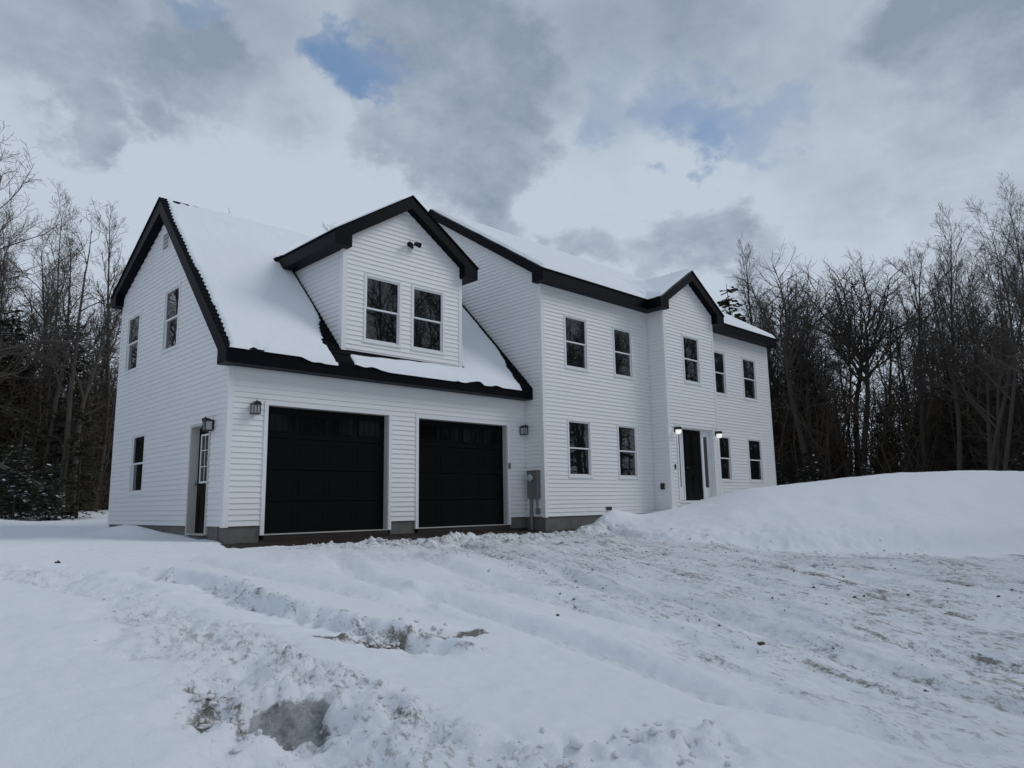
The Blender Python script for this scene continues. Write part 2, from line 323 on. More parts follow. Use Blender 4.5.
def ground_fields(x, y):
    """height and the dirt / mud / ice amounts of the snowy lot"""
    s0 = soil(x, y)
    roll_ = fbm(x*.16, y*.16, 3, 3)*.16
    big = fbm(x*.45, y*.45, 3, 21)*.07
    lump = fbm(x*2.1, y*2.1, 4, 5)
    fine = fbm(x*9, y*9, 3, 8)
    near_house = sstep(-2.2, -.6, y)*sstep(-3, -.5, x)*(1-sstep(19, 22, x))
    z = s0+.09+(roll_+big)*(1-near_house*.8)
    z = z+.30*sstep(6, 26, y)*(1-sstep(6, 20, x))       # the lot rises to the woods on the left
    dirt = np.zeros_like(x); mud = np.zeros_like(x); ice = np.zeros_like(x); slush = np.zeros_like(x)
    # ---- the ploughed drive: packed, streaky and dirty
    a = (x-y)/math.sqrt(2); c = (x+y)/math.sqrt(2)
    s = .93*x-.37*y; q = .37*x+.93*y
    wob = fbm(x*.5, y*.5, 3, 31)
    foot = np.interp(a, [5.5, 7.0, 7.6, 8.1, 8.6, 11, 14, 16, 22, 40], [8.5, 7.2, 5.3, 3.5, 2.9, 2.2, 2.4, 2.8, 4.0, 6.0])
    drive = sstep(2.6, 4.6, s+wob*1.6)*(1-sstep(-.3, .5, c-foot+wob*.4))*sstep(-16, -13.5, y+wob)
    drive = np.maximum(drive, (1-sstep(.8, 2.0, np.abs(y+2.6-.10*x+wob*.8)))*sstep(-1.5, 3.0, x)*(1-sstep(8, 10, x)))
    streak = fbm(s*3.0+wob, q*.26, 4, 41, .6)
    streak2 = fbm(s*9.0+wob*2, q*.7, 3, 43, .6)
    z = z-drive*.05+drive*(streak*.06+streak2*.03)
    ice = drive*(.55+.9*np.clip(streak+.25, 0, 1))
    dirt = np.maximum(dirt, drive*np.clip(.03+.45*streak+.45*wob, 0, .34))
    for (px, py), (dx, dy), w, amt in [((5.9, -4.5), (.1, 1.9), .35, .45), ((5.9, -6.4), (.35, 1.6), .30, .45), ((4.1, -7.4), (.4, 1.3), .35, .40), ((4.9, -9.3), (.6, 1.2), .28, .55),
                                       ((2.85, -10.7), (.2, .8), .3, .40), ((6.5, -8.4), (.5, .5), .28, .40), ((3.2, -9.2), (.4, 1.2), .22, .35), ((1.6, -8.4), (.35, 1.3), .4, .22), ((6.9, -3.1), (.5, .7), .25, .45)]:
        d, t, _ = seg_dist(x, y, [(px-dx, py-dy), (px+dx, py+dy)])
        dirt = np.maximum(dirt, amt*(1-sstep(.05, w*1.8, d+streak*.8+streak2*.5))*sstep(-.22, .12, fbm(x*2.4, y*2.4, 3, 121)))
    for s_0, dep in [(3.5, .030), (4.55, .032), (5.25, .036), (6.3, .032), (6.95, .036), (8.0, .030), (8.7, .034), (9.7, .028)]:
        ds = s-s_0-.22*np.sin(q*.21+s_0)-.35*np.exp(-((q+3)/2.5)**2)+lump*.03
        k = np.exp(-(ds/.12)**2)*drive; rim = (np.exp(-((ds-.21)/.08)**2)+np.exp(-((ds+.21)/.08)**2))*drive
        z = z-dep*k*(1+.25*np.sin(q*38))+.4*dep*rim; ice = np.maximum(ice, k*.9)
        dirt = np.maximum(dirt, .42*(k+.5*rim)*sstep(.0, .32, fbm(s*3+s_0, q*.55, 3, 141)))
    # ---- long shallow ruts left of the drive (smooth snow with shaded steps)
    for pts, w, dep in [([(-.3, -6.3), (-.45, -9.0), (-.75, -10.3), (-.4, -11.6)], .17, .10), ([(2.2, -2.6), (1.3, -5.2), (.95, -7.4), (.7, -9.6)], .20, .085),
                        ([(.9, -2.2), (-.2, -4.6), (-.6, -6.6)], .18, .08), ([(2.1, -8.6), (1.2, -10.5), (.9, -12)], .18, .07),
                        ([(3.9, -1.9), (2.9, -4.2), (2.45, -6.6), (2.2, -9.0), (2.3, -11.5)], .17, .075), ([(-1.2, -1.8), (-1.35, -3.6), (-1.1, -5.5), (-.85, -7.2)], .20, .05)]:
        d, t, sd = seg_dist(x, y, pts)
        k = np.exp(-((d+lump*.06)/w)**2)
        z = z-1.0*dep*k+.30*dep*np.exp(-((d-w*1.9)/(w*.8))**2)*(sd < 0)
        ice = np.maximum(ice, k*.35)
    # ---- broken rut banks in the middle of the lawn
    for pts, w, dep, dr in [([(-2.15, -3.6), (-1.98, -4.3), (-2.04, -5.7), (-1.85, -7.0), (-1.62, -8.0)], .32, .105, .42), ([(-2.0, -7.66), (-1.3, -7.9)], .20, .07, .9)]:
        d, t, sd = seg_dist(x, y, pts)
        d2 = d+lump*.10+fine*.05
        side = sstep(-.06, .14, -sd+lump*.16)
        env = (1-sstep(w*1.4, w*2.6, d))
        z = z-dep*env*(1-side)*np.exp(-(d2/(w*1.2))**2)+dep*.6*side*np.exp(-(d2/(w))**2)*env
        face = np.exp(-((sd-.02+lump*.12)/.10)**2)*env
        z = z+face*(fine*.06+lump*.05)
        dirt = np.maximum(dirt, dr*face*sstep(-.15, .25, fbm(x*3, y*3, 2, 77)))
        ice = np.maximum(ice, face*.6)
    # ---- churned track on the left
    d, t, sd = seg_dist(x, y, [(-3.6, -2.2), (-3.15, -3.3), (-3.05, -4.4), (-3.12, -5.8), (-3.36, -7.5), (-3.6, -8.9), (-3.9, -10.4)])
    k = 1-sstep(.22, .55, d+lump*.25)
    z = z-.05*k+k*(lump*.04+fine*.025); ice = np.maximum(ice, k*.40)
    dirt = np.maximum(dirt, .17*k*sstep(.12, .45, fbm(x*1.6, y*1.6, 3, 91)))
    # tread marks running across the foreground
    d, t, sd = seg_dist(x, y, [(-2.95, -6.8), (-3.1, -8.4), (-3.2, -9.6), (-3.1, -10.4), (-2.6, -11.2)])
    k = 1-sstep(.25, .55, d+lump*.2)
    tread = np.sin((x*.6+y*.5)*60)*.5+.5
    z = z+k*(lump*.035+fine*.025-.02+.014*tread)
    ice = np.maximum(ice, k*.5)
    dirt = np.maximum(dirt, .20*k*sstep(.0, .4, fbm(x*2.2, y*2.2, 3, 93)))
    # the dug-out pothole with dark ice on its floor, and the clods thrown up beside it
    vw = (x+3.30)*.50+(y+8.90)*.87; uw = (x+3.30)*.87-(y+8.90)*.50
    front = (1-sstep(.22, .62, np.abs(uw)+lump*.25))*sstep(-1.7, -.9, vw)*(1-sstep(-.15, .12, vw)); z = z-(.105+lump*.03)*front; slush = np.maximum(slush, .55*front*sstep(-.7, -.2, vw)*sstep(-.2, .2, fbm(x*4, y*4, 3, 131)))
    hx, hy = (x+3.30)/.31, (y+8.86)/.24
    rr = np.hypot(hx, hy)+lump*.55+fine*.22
    hole = 1-sstep(.72, .98, rr)
    z = z-(.095*sstep(-.30, .20, vw))*hole*1.0+hole*lump*.03-.10*hole*(1-sstep(-.15, .12, vw))*(1-front)
    slush = np.maximum(slush, hole*(1-.3*np.clip(fine*3, 0, 1))); dirt = np.maximum(dirt, .36*hole*sstep(.0, .3, vw)); ice = np.maximum(ice, hole)
    rimk = np.exp(-((rr-1.12)/.16)**2)*sstep(-.2, .3, vw)
    z = z+rimk*np.clip(.03+lump*.10+fine*.09, 0, .12); dirt = np.maximum(dirt, rimk*.30)
    d, t, sd = seg_dist(x, y, [(-2.92, -8.10), (-2.74, -8.55), (-2.74, -9.1), (-2.86, -9.55), (-2.80, -10.1), (-2.62, -10.7)])
    k = np.exp(-((d+lump*.10)/.15)**2)*(1-.4*t)
    z = z+k*np.clip(.04+lump*.08+fine*.09, 0, .10); dirt = np.maximum(dirt, k*np.clip(.24+1.0*vnoise(x*5, y*5, 55), 0, .5)); ice = np.maximum(ice, k*.55)
    d, t, sd = seg_dist(x, y, [(-3.66, -8.3), (-3.70, -8.65), (-3.64, -9.1)])
    k = np.exp(-((d+lump*.12)/.16)**2); z = z+k*np.clip(.01+lump*.10+fine*.10, -.03, .12); dirt = np.maximum(dirt, k*np.clip(.3+.9*vnoise(x*5, y*5, 56), 0, .55))
    # rough lumps at the very bottom of the view
    for bx, by, rr_ in [(-2.45, -10.45, .30), (-1.80, -10.85, .34), (-2.1, -10.75, .25)]:
        k = np.exp(-(np.hypot(x-bx, y-by)/rr_)**2*1.6); z = z+k*(.03+np.clip(lump*.10+fine*.10, -.04, .12)); ice = np.maximum(ice, k*.3)
    # ---- trodden / shovelled snow along the garage, then a bare muddy strip at the doors
    edge = -1.02+.10*fbm(x*1.4, y*1.4, 3, 61)-.05*(x-2)*.5*(x > 2)*.35
    thin = sstep(-3.4, -1.1, y)*sstep(-2.0, .2, x)*(1-sstep(9, 11, x)); z = z-thin*np.clip(z-s0-.015, 0, .2)*.85
    band = sstep(-3.1, -1.5, y)*(1-sstep(-.9, -.5, y))*sstep(-1.0, 1.0, x)*(1-sstep(9, 10.5, x))
    z = z+band*np.clip(lump*.10+fine*.07-.02, -.02, .12)*sstep(-1, 4, x)
    ridge = np.exp(-((y-edge+.22)/.20)**2)*sstep(.2, 2.5, x)*(1-sstep(9.2, 9.8, x))
    z = z+ridge*np.clip(-.02+lump*.12+.10*fbm(x*.9, y*.2, 2, 63)+.05*sstep(3.2, 4.6, x)*(1-sstep(8.6, 9.2, x)), 0, .2)
    dirt = np.maximum(dirt, band*.42*sstep(.05, .35, fbm(x*1.3, y*2.0, 3, 66)))
    strip = sstep(0, .16, y-edge+lump*.10)*(1-sstep(.05, .3, y))*sstep(-.25, .15, x-.25*y+lump*.15)*(1-sstep(8.9, 9.6, x+lump*.4))
    mud = strip
    z = np.where(strip > .001, z*(1-strip)+strip*(s0-.02+fine*.02+lump*.02), z)
    # ---- snow lump against the gable, smooth drift along the foundation
    k = np.exp(-((x+.55)/.45)**2-((y-3.4)/1.1)**2); z = z+.20*k
    k = sstep(-.9, 0, x)*(1-sstep(0, .2, x))*sstep(.2, 1.2, y)*(1-sstep(6, 8, y)); z = z+.03*k
    # ---- the ploughed bank in front of the main house
    H = np.interp(a, CREST_A, CREST_Z); crest = 7.0+.15*(a-10)
    base = z
    tt = np.clip((c-foot)/(crest-foot), 0, 1.3)
    prof = np.where(tt < 1, .30*np.minimum(tt/.16, 1)+.70*sstep(.05, 1.0, tt)**1.0, 1.0)
    prof = np.where(tt < .16, .30*sstep(0, .16, tt)+.70*sstep(.05, 1.0, tt), prof)
    behind = sstep(crest+1.2, crest+5.5, c)
    bank = base*(1-prof)+prof*(H*(1-behind)+np.minimum(H, .25)*behind)
    on = sstep(6.2, 7.2, a)*(c > foot)
    rough = fbm(x*.8, y*.8, 3, 71)*.12*np.clip(1-np.abs(tt-.5)*2, 0, 1)
    lowlump = np.exp(-((tt-.10)/.14)**2)
    bank = bank+rough+lowlump*(.06*lump+.03*fine)*(1-.6*sstep(12, 15, a))
    # an old slump scar on the bank's face
    bank = bank-.10*np.exp(-((a-10.6)/1.1)**2-((tt-.30)/.13)**2)+.06*np.exp(-((a-10.8)/1.3)**2-((tt-.50)/.12)**2)
    bank = bank-.05*np.exp(-((a-9.3)/.5)**2-((tt-.6)/.2)**2)
    z = np.where(on > 0, z*(1-on)+np.maximum(bank, z-.02)*on, z)
    keep = 1-on*sstep(-.02, .10, c-foot)
    dirt = dirt*np.clip(keep+.12*(tt < .2), 0, 1); ice = ice*keep
    # low drift that leans on the main house's foundation, with a hollow in front of it
    k = np.exp(-((x-9.75)/.95)**2-((y+1.12)/.42)**2); z = z+k*.30*(1-strip)+k*strip*.20; mud = mud*(1-.9*sstep(.35, .6, k))
    # fine relief everywhere
    z = z+fine*.012+lump*.020
    return z, dirt, mud, ice, slush
xs = graded([(-8.5, -4.6, .06), (-4.6, .6, .028), (.6, 11, .05), (11, 24, .11)], -260, 320)
ys = graded([(-14.5, -11.6, .06), (-11.6, -6.5, .028), (-6.5, .6, .045), (.6, 26, .3)], -260, 320)
X, Y = np.meshgrid(xs, ys)
Z, DI, MU, IC, SL = ground_fields(X, Y)
far = sstep(40, 120, np.hypot(X, Y)); Z = Z+far*fbm(X*.01, Y*.01, 3, 99)*8
nx, ny = len(xs), len(ys)
idx = np.arange(nx*ny).reshape(ny, nx)
F = np.stack([idx[:-1, :-1], idx[:-1, 1:], idx[1:, 1:], idx[1:, :-1]], -1).reshape(-1, 4)
go = raw_mesh('ground', np.stack([X, Y, Z], -1).reshape(-1, 3), F, M['ground'])
for nm, arr in (('dirt', DI), ('mud', MU), ('ice', IC), ('slush', SL)):
    at = go.data.attributes.new(nm, 'FLOAT', 'POINT'); at.data.foreach_set('value', np.ascontiguousarray(arr, dtype=np.float32).ravel())
go['kind'] = 'structure'
def gz(x, y):
    return float(ground_fields(np.array([[float(x)]]), np.array([[float(y)]]))[0][0, 0])

# ------------------------------------------------------------------ the house
GW, MX1, MYF, MYB, GD = 7.78, 20.05, -.65, 7.85, 6.6
BX0, BX1, BYF = 12.45, 15.22, -1.225
ZS = .17                                                    # bottom of the siding
house = empty('house', (10, 3, 0))
tag(house, 'white clapboard two-storey house with black trim and attached double garage', 'house')
house_inv = Vector((-10, -3, 0))
def part(mb, name, m, parent=None, **kw):
    """mesh in world coordinates, parented to the house or to one of its parts"""
    o = mb.build(name, m, None, **kw)
    p = parent or house
    o.parent = p
    if p is house: o.location = house_inv
    return o
H_C = .1035                                                  # siding exposure
def siding(poly, holes, fr, mb, z_start=ZS):
    """lap siding over a convex wall polygon [(u, z)...] with rectangular openings"""
    zs_all = [z for _, z in poly]; zmin, zmax = min(zs_all), max(zs_all); n = len(poly)
    def interval(z):
        us = []
        for (u0, z0), (u1, z1) in zip(poly, poly[1:]+poly[:1]):
            if abs(z1-z0) < 1e-9:
                if abs(z-z0) < 1e-6: us += [u0, u1]
            elif min(z0, z1)-1e-9 <= z <= max(z0, z1)+1e-9:
                us.append(u0+(u1-u0)*(z-z0)/(z1-z0))
        return min(us), max(us)
    k0 = int(math.floor((zmin-z_start)/H_C))
    k = k0
    while z_start+k*H_C < zmax-1e-4:
        za, zb = z_start+k*H_C, z_start+(k+1)*H_C; k += 1
        cuts = sorted({max(za, zmin), min(zb, zmax)} | {h for hl in holes for h in hl[2:4] if za < h < zb} | {z for z in zs_all if za < z < zb})
        for z0, z1 in zip(cuts[:-1], cuts[1:]):
            if z1-z0 < 1e-4: continue
            a0, b0 = interval(z0+1e-5); a1, b1 = interval(z1-1e-5); zm = (z0+z1)/2
            pieces = [(a0, a1, b0, b1)]
            for h in holes:
                if h[2] <= zm <= h[3]:
                    nw = []
                    for p in pieces:
                        if h[1] <= min(p[0], p[1]) or h[0] >= max(p[2], p[3]): nw.append(p); continue
                        if h[0] > min(p[0], p[1]): nw.append((p[0], p[1], h[0], h[0]))
                        if h[1] < max(p[2], p[3]): nw.append((h[1], h[1], p[2], p[3]))
                    pieces = nw
            off = lambda z: .003+.018*(1-(z-za)/H_C)
            for p in pieces:
                mb.poly([fr(p[0], z0, off(z0)), fr(p[2], z0, off(z0)), fr(p[3], z1, off(z1)), fr(p[1], z1, off(z1))])
                mb.poly([fr(p[0], z0, -.004), fr(p[2], z0, -.004), fr(p[2], z0, off(z0)), fr(p[0], z0, off(z0))])
def wall(poly, holes, fr):
    mb = MB(); siding(poly, holes, fr, mb); return part(mb, 'wall', M['siding'])
# openings: (u0, u1, z0, z1)
W_GABLE = [(5.20, 6.14, 3.80, 5.24), (2.70, 3.62, 3.92, 5.37), (4.30, 5.22, .85, 2.24)]
W_DORM = [(2.87, 3.85, 3.99, 5.52), (4.14, 5.10, 3.99, 5.52)]
W_MAIN = [(8.65, 9.60, 4.01, 5.48), (10.74, 11.64, 4.01, 5.48), (8.67, 9.62, 1.15, 2.67), (10.77, 11.68, 1.15, 2.67),
          (16.03, 16.96, 4.01, 5.54), (18.12, 19.10, 4.01, 5.54), (16.03, 16.96, 1.12, 2.65), (18.14, 19.13, 1.12, 2.65)]
W_BUMP = [(13.42, 14.36, 4.05, 5.55)]
GDOORS = [(.77, 3.55, -.05, 2.44), (4.35, 7.12, -.05, 2.44)]
SDOOR = (.76, 1.62, .03, 2.09)
EDOOR = (12.90, 14.86, .48, 2.66)
# roof planes
G_RIDGE_Y, G_RIDGE_Z, G_EAVE_Y, G_EAVE_Z, G_BACK_Y, G_BACK_Z = 3.75, 7.56, -.32, 3.39, 6.92, 5.86
GS = (G_RIDGE_Z-G_EAVE_Z)/(G_RIDGE_Y-G_EAVE_Y); GSB = (G_RIDGE_Z-G_BACK_Z)/(G_BACK_Y-G_RIDGE_Y)
M_RIDGE_Y, M_RIDGE_Z, M_EAVE_Y, M_EAVE_Z, M_BACK_Y = 3.65, 9.42, -.97, 6.42, 8.27
MS = (M_RIDGE_Z-M_EAVE_Z)/(M_RIDGE_Y-M_EAVE_Y)
D_X, D_HALF, D_PEAK, D_EAVE, D_YF = 4.0, 2.0, 7.55, 6.24, -.22
DS = (D_PEAK-D_EAVE)/D_HALF
E_X, E_HALF, E_PEAK, E_EAVE, E_YF = 13.86, 1.79, 7.58, 6.42, -1.45
ES = (E_PEAK-E_EAVE)/E_HALF
# walls
gz_front = lambda y: G_EAVE_Z+GS*(y-G_EAVE_Y)-.26
gz_back = lambda y: G_BACK_Z+GSB*(G_BACK_Y-y)-.20
wall([(0, ZS), (GW, ZS), (GW, 3.12), (0, 3.12)], GDOORS, front(0))
wall([(0, ZS), (GD, ZS), (GD, gz_back(GD)), (G_RIDGE_Y, G_RIDGE_Z-.28), (0, gz_front(0))], W_GABLE+[SDOOR], left(0))
wall([(0, ZS), (GW, ZS), (GW, 5.7), (0, 5.7)], [], back(GD))
wall([(GW, ZS), (BX0+.02, ZS), (BX0+.02, 6.14), (GW, 6.14)], W_MAIN, front(MYF))
wall([(BX1-.02, ZS), (MX1, ZS), (MX1, 6.14), (BX1-.02, 6.14)], W_MAIN, front(MYF))
mside = [(MYF, ZS), (MYB, ZS), (MYB, 6.42), (M_RIDGE_Y, M_RIDGE_Z-.20), (MYF, 6.42)]
wall(mside, [], left(GW)); wall(mside, [], right(MX1))
wall([(GW, ZS), (MX1, ZS), (MX1, 6.14), (GW, 6.14)], [], back(MYB))
wall([(BX0, ZS), (BX1, ZS), (BX1, 6.42), (E_X, E_PEAK-.20), (BX0, 6.42)], W_BUMP+[EDOOR], front(BYF))
wall([(BYF, ZS), (MYF-.016, ZS), (MYF-.016, 6.14), (BYF, 6.14)], [], left(BX0)); wall([(BYF, ZS), (MYF-.016, ZS), (MYF-.016, 6.14), (BYF, 6.14)], [], right(BX1))
DX0, DX1 = 2.35, 5.63
wall([(DX0, 3.60), (DX1, 3.60), (DX1, 6.22), (D_X, D_PEAK-.20), (DX0, 6.22)], W_DORM, front(.0+.002))
dside = [(0.002, 3.60), (2.5, 6.0), (.002, 6.0)]
dside = [(0.002, 3.62), (2.44, 6.02), (.002, 6.02)]
wall(dside, [], left(DX0)); wall(dside, [], right(DX1))
# corner boards
def corner(x, y, z0, z1, sx, sy, wd=.085):
    """L-shaped corner board at (x, y); outward directions sx along X and sy along Y"""
    mb = MB(); t = .022
    mb.box(*sorted((x+sx*t, x-sx*wd)), *sorted((y+sy*t, y)), z0, z1)
    mb.box(*sorted((x+sx*t, x)), *sorted((y-.0005*sy, y-sy*wd)), z0, z1)
    part(mb, 'corner_trim', M['trim'])
corner(0, 0, ZS-.02, 3.10, -1, -1); corner(0, GD, ZS-.02, gz_back(GD)-.02, -1, 1); corner(GW, MYF, ZS-.02, 6.13, -1, -1)
corner(MX1, MYF, ZS-.02, 6.13, 1, -1); corner(BX0, BYF, ZS-.02, 6.14, -1, -1); corner(BX1, BYF, ZS-.02, 6.14, 1, -1)
corner(DX0, 0, 3.64, 5.97, -1, -1); corner(DX1, 0, 3.64, 5.97, 1, -1); corner(MX1, MYB, ZS-.02, 6.13, 1, 1)
# small inside-corner strips, a frieze under the garage eave and starter strips
mb = MB(); mb.box(GW-.03, GW-.0165, -.03, -.0165, ZS-.02, 3.08); part(mb, 'inside_corner', M['trim'])
mb = MB(); mb.box(BX0-.03, BX0-.0165, MYF-.03, MYF-.0165, ZS-.02, 6.13); part(mb, 'inside_corner', M['trim'])
mb = MB(); mb.box(.09, GW-.031, -.024, .0, 3.0, 3.088); part(mb, 'frieze_board', M['trim'])
mb = MB(); mb.box(GW+.09, BX0-.031, MYF-.024, MYF, 6.05, 6.128); part(mb, 'frieze_board', M['trim']); mb = MB(); mb.box(BX1+.031, MX1-.09, MYF-.024, MYF, 6.05, 6.128); part(mb, 'frieze_board', M['trim'])
# foundations
mb = MB()
for a_, b_ in ((0.03, .69), (3.63, 4.27), (7.20, 8.6)): mb.box(a_, min(b_, GW), .012, .25, -.9, ZS-.003)
mb.box(.03, GW, .24, .40, -.9, -.012)                       # slab edge under the doors
mb.box(.012, .23, .251, .70, -.9, ZS-.003); mb.box(.012, .25, .70, 1.68, -.9, .012); mb.box(.012, .25, 1.68, GD, -.9, ZS-.003); mb.box(.25, GW, GD-.25, GD, -.9, ZS-.003)
part(mb, 'foundation', M['concrete'])
mb = MB(); mb.box(GW+.012, MX1-.012, MYF+.012, MYF+.25, -.9, ZS-.003); mb.box(GW+.012, GW+.25, MYF+.25, .011, -.9, ZS-.003); mb.box(MX1-.25, MX1-.012, MYF+.25, MYB, -.9, ZS-.003)
mb.box(BX0+.012, BX1-.012, BYF+.012, MYF+.01, -.9, ZS-.003); part(mb, 'foundation', M['concrete'])
# side-door step block
mb = MB(); mb.box(-.16, .010, .70, 1.70, -.5, -.02); part(mb, 'door_step', M['concrete'])

# ---- roofs: a black boxed body (fascia, soffit) with a thin shingle sheet above it
def roof_body(prof, fn, a_, b_, shingle, sa, sb):
    mb = MB()
    for tri in shingle: mb.prism(tri, fn, sa, sb)
    r = part(mb, 'roof', M['shingle'])
    mb = MB(); mb.prism(prof, fn, a_, b_); part(mb, 'fascia', M['black'], r)
    return r
yz = lambda p, q, t: (t, p, q)                               # profile in (y, z), along x
xz = lambda p, q, t: (p, t, q)                               # profile in (x, z), along y
def sheet(p0, p1, t=.028, over=.025):
    """thin parallelogram over a slope from eave p0 to ridge p1, hanging over the eave"""
    (a0, z0), (a1, z1) = p0, p1; L = math.hypot(a1-a0, z1-z0); ux, uz = (a1-a0)/L, (z1-z0)/L
    a0 -= ux*over; z0 -= uz*over
    return [(a0, z0+.003), (a1, z1+.003), (a1, z1+.003+t), (a0, z0+.003+t)]
g_prof = [(G_EAVE_Y, G_EAVE_Z), (G_RIDGE_Y, G_RIDGE_Z), (G_BACK_Y, G_BACK_Z), (G_BACK_Y, G_BACK_Z-.25), (G_BACK_Y-.36, G_BACK_Z-.25), (G_BACK_Y-.36, gz_back(G_BACK_Y-.36)),
          (G_RIDGE_Y-.02, G_RIDGE_Z-.36), (G_EAVE_Y+.40, G_EAVE_Z+GS*.40-.40), (G_EAVE_Y+.40, G_EAVE_Z-.27), (G_EAVE_Y, G_EAVE_Z-.27)]
roof_body(g_prof, yz, -.22, GW-.019, [sheet((G_EAVE_Y, G_EAVE_Z), (G_RIDGE_Y, G_RIDGE_Z), .024, .004), sheet((G_BACK_Y, G_BACK_Z), (G_RIDGE_Y, G_RIDGE_Z))], -.245, GW-.018)
m_prof = [(M_EAVE_Y, M_EAVE_Z), (M_RIDGE_Y, M_RIDGE_Z), (M_BACK_Y, M_EAVE_Z), (M_BACK_Y, M_EAVE_Z-.29), (M_BACK_Y-.45, M_EAVE_Z-.29), (M_BACK_Y-.45, M_EAVE_Z+.45*MS-.28),
          (M_RIDGE_Y, M_RIDGE_Z-.28), (M_EAVE_Y+.40, M_EAVE_Z+.40*MS-.28), (M_EAVE_Y+.40, M_EAVE_Z-.29), (M_EAVE_Y, M_EAVE_Z-.29)]
roof_body(m_prof, yz, GW-.22, MX1+.28, [sheet((M_EAVE_Y, M_EAVE_Z), (M_RIDGE_Y, M_RIDGE_Z)), sheet((M_BACK_Y, M_EAVE_Z), (M_RIDGE_Y, M_RIDGE_Z))], GW-.245, MX1+.305)
def gable_prof(cx, hw, pk, ev, sl, dep, box):
    return [(cx-hw, ev), (cx, pk), (cx+hw, ev), (cx+hw, ev-dep), (cx+hw-box, ev-dep), (cx+hw-box, ev+sl*box-dep), (cx, pk-dep), (cx-hw+box, ev+sl*box-dep), (cx-hw+box, ev-dep), (cx-hw, ev-dep)]
roof_body(gable_prof(D_X, D_HALF, D_PEAK, D_EAVE, DS, .29, .42), xz, D_YF, 3.60, [sheet((D_X-D_HALF, D_EAVE), (D_X, D_PEAK)), sheet((D_X+D_HALF, D_EAVE), (D_X, D_PEAK))], D_YF-.025, 3.55)
roof_body(gable_prof(E_X, E_HALF, E_PEAK, E_EAVE+.002, ES, .293, .42), xz, E_YF, 1.0, [sheet((E_X-E_HALF, E_EAVE), (E_X, E_PEAK)), sheet((E_X+E_HALF, E_EAVE), (E_X, E_PEAK))], E_YF-.025, 1.0)
# step flashing / ice strip under the dormer's front wall
mb = MB(); mb.box(DX0-.03, DX1+.03, -.05, -.024, 3.56, 3.70); part(mb, 'flashing', M['shingle'])
# shingle courses that show through beside the rake and the dormer (stepped edges)
mb = MB(); nrm = Vector((0, -GS, 1)).normalized()
L = math.hypot(G_RIDGE_Y-G_EAVE_Y, G_RIDGE_Z-G_EAVE_Z); ncs = int(L/.145)
for k in range(ncs):
    t0, t1 = k/ncs, (k+1)/ncs
    for x0, x1 in ((-.262, .25), (.26, GW-.03)):
        if k < (1 if x0 < 0 else 2): continue
        P = []
        for t, lift in ((t0, .034), (t1, .026)):
            y_ = G_EAVE_Y+(G_RIDGE_Y-G_EAVE_Y)*t; z_ = G_EAVE_Z+(G_RIDGE_Z-G_EAVE_Z)*t
            P.append((y_+nrm.y*lift, z_+nrm.z*lift, y_+nrm.y*.02, z_+nrm.z*.02))
        (y0, z0, yb0, zb0), (y1, z1, yb1, zb1) = P
        mb.poly([(x0, y0, z0), (x1, y0, z0), (x1, y1, z1), (x0, y1, z1)]); mb.poly([(x0, yb0, zb0), (x1, yb0, zb0), (x1, y0, z0), (x0, y0, z0)])
        mb.poly([(x0, yb1, zb1), (x0, yb0, zb0), (x0, y0, z0), (x0, y1, z1)])
part(mb, 'shingle_courses', M['shingle'])

# ---- windows
def window(fr, u0, u1, z0, z1):
    mb = MB(); c = .052
    mb.fbox(fr, u0, u0+c, z0, z1, -.07, .030); mb.fbox(fr, u1-c, u1, z0, z1, -.07, .030)
    mb.fbox(fr, u0+c, u1-c, z1-c, z1, -.07, .0295); mb.fbox(fr, u0+c, u1-c, z0, z0+c, -.07, .0295)
    mb.fbox(fr, u0-.012, u1+.012, z0-.014, z0-.0005, -.01, .040)   # sill nose
    w = part(mb, 'window', M['trim'])
    a, b, lo, hi = u0+c, u1-c, z0+c, z1-c; mid = (lo+hi)/2; s = .030
    for (q0, q1, n0, n1) in ((mid-.018, hi, -.022, .004), (lo, mid+.018, -.050, -.024)):
        mb = MB()
        mb.fbox(fr, a+.001, a+s, q0, q1, n0, n1); mb.fbox(fr, b-s, b-.001, q0, q1, n0, n1)
        mb.fbox(fr, a+s, b-s, q1-s-.006, q1-.001, n0, n1-.0005); mb.fbox(fr, a+s, b-s, q0+.001, q0+s+.006, n0, n1-.0005)
        part(mb, 'sash', M['trim'], w)
        mb = MB(); mb.fbox(fr, a+s-.004, b-s+.004, q0+s, q1-s, n0+.006, n0+.012); part(mb, 'pane', M['glass'], w)
    return w
for h in W_GABLE: window(left(0), *h)
for h in W_DORM: window(front(.002), *h)
for h in W_MAIN: window(front(MYF), *h)
for h in W_BUMP: window(front(BYF), *h)

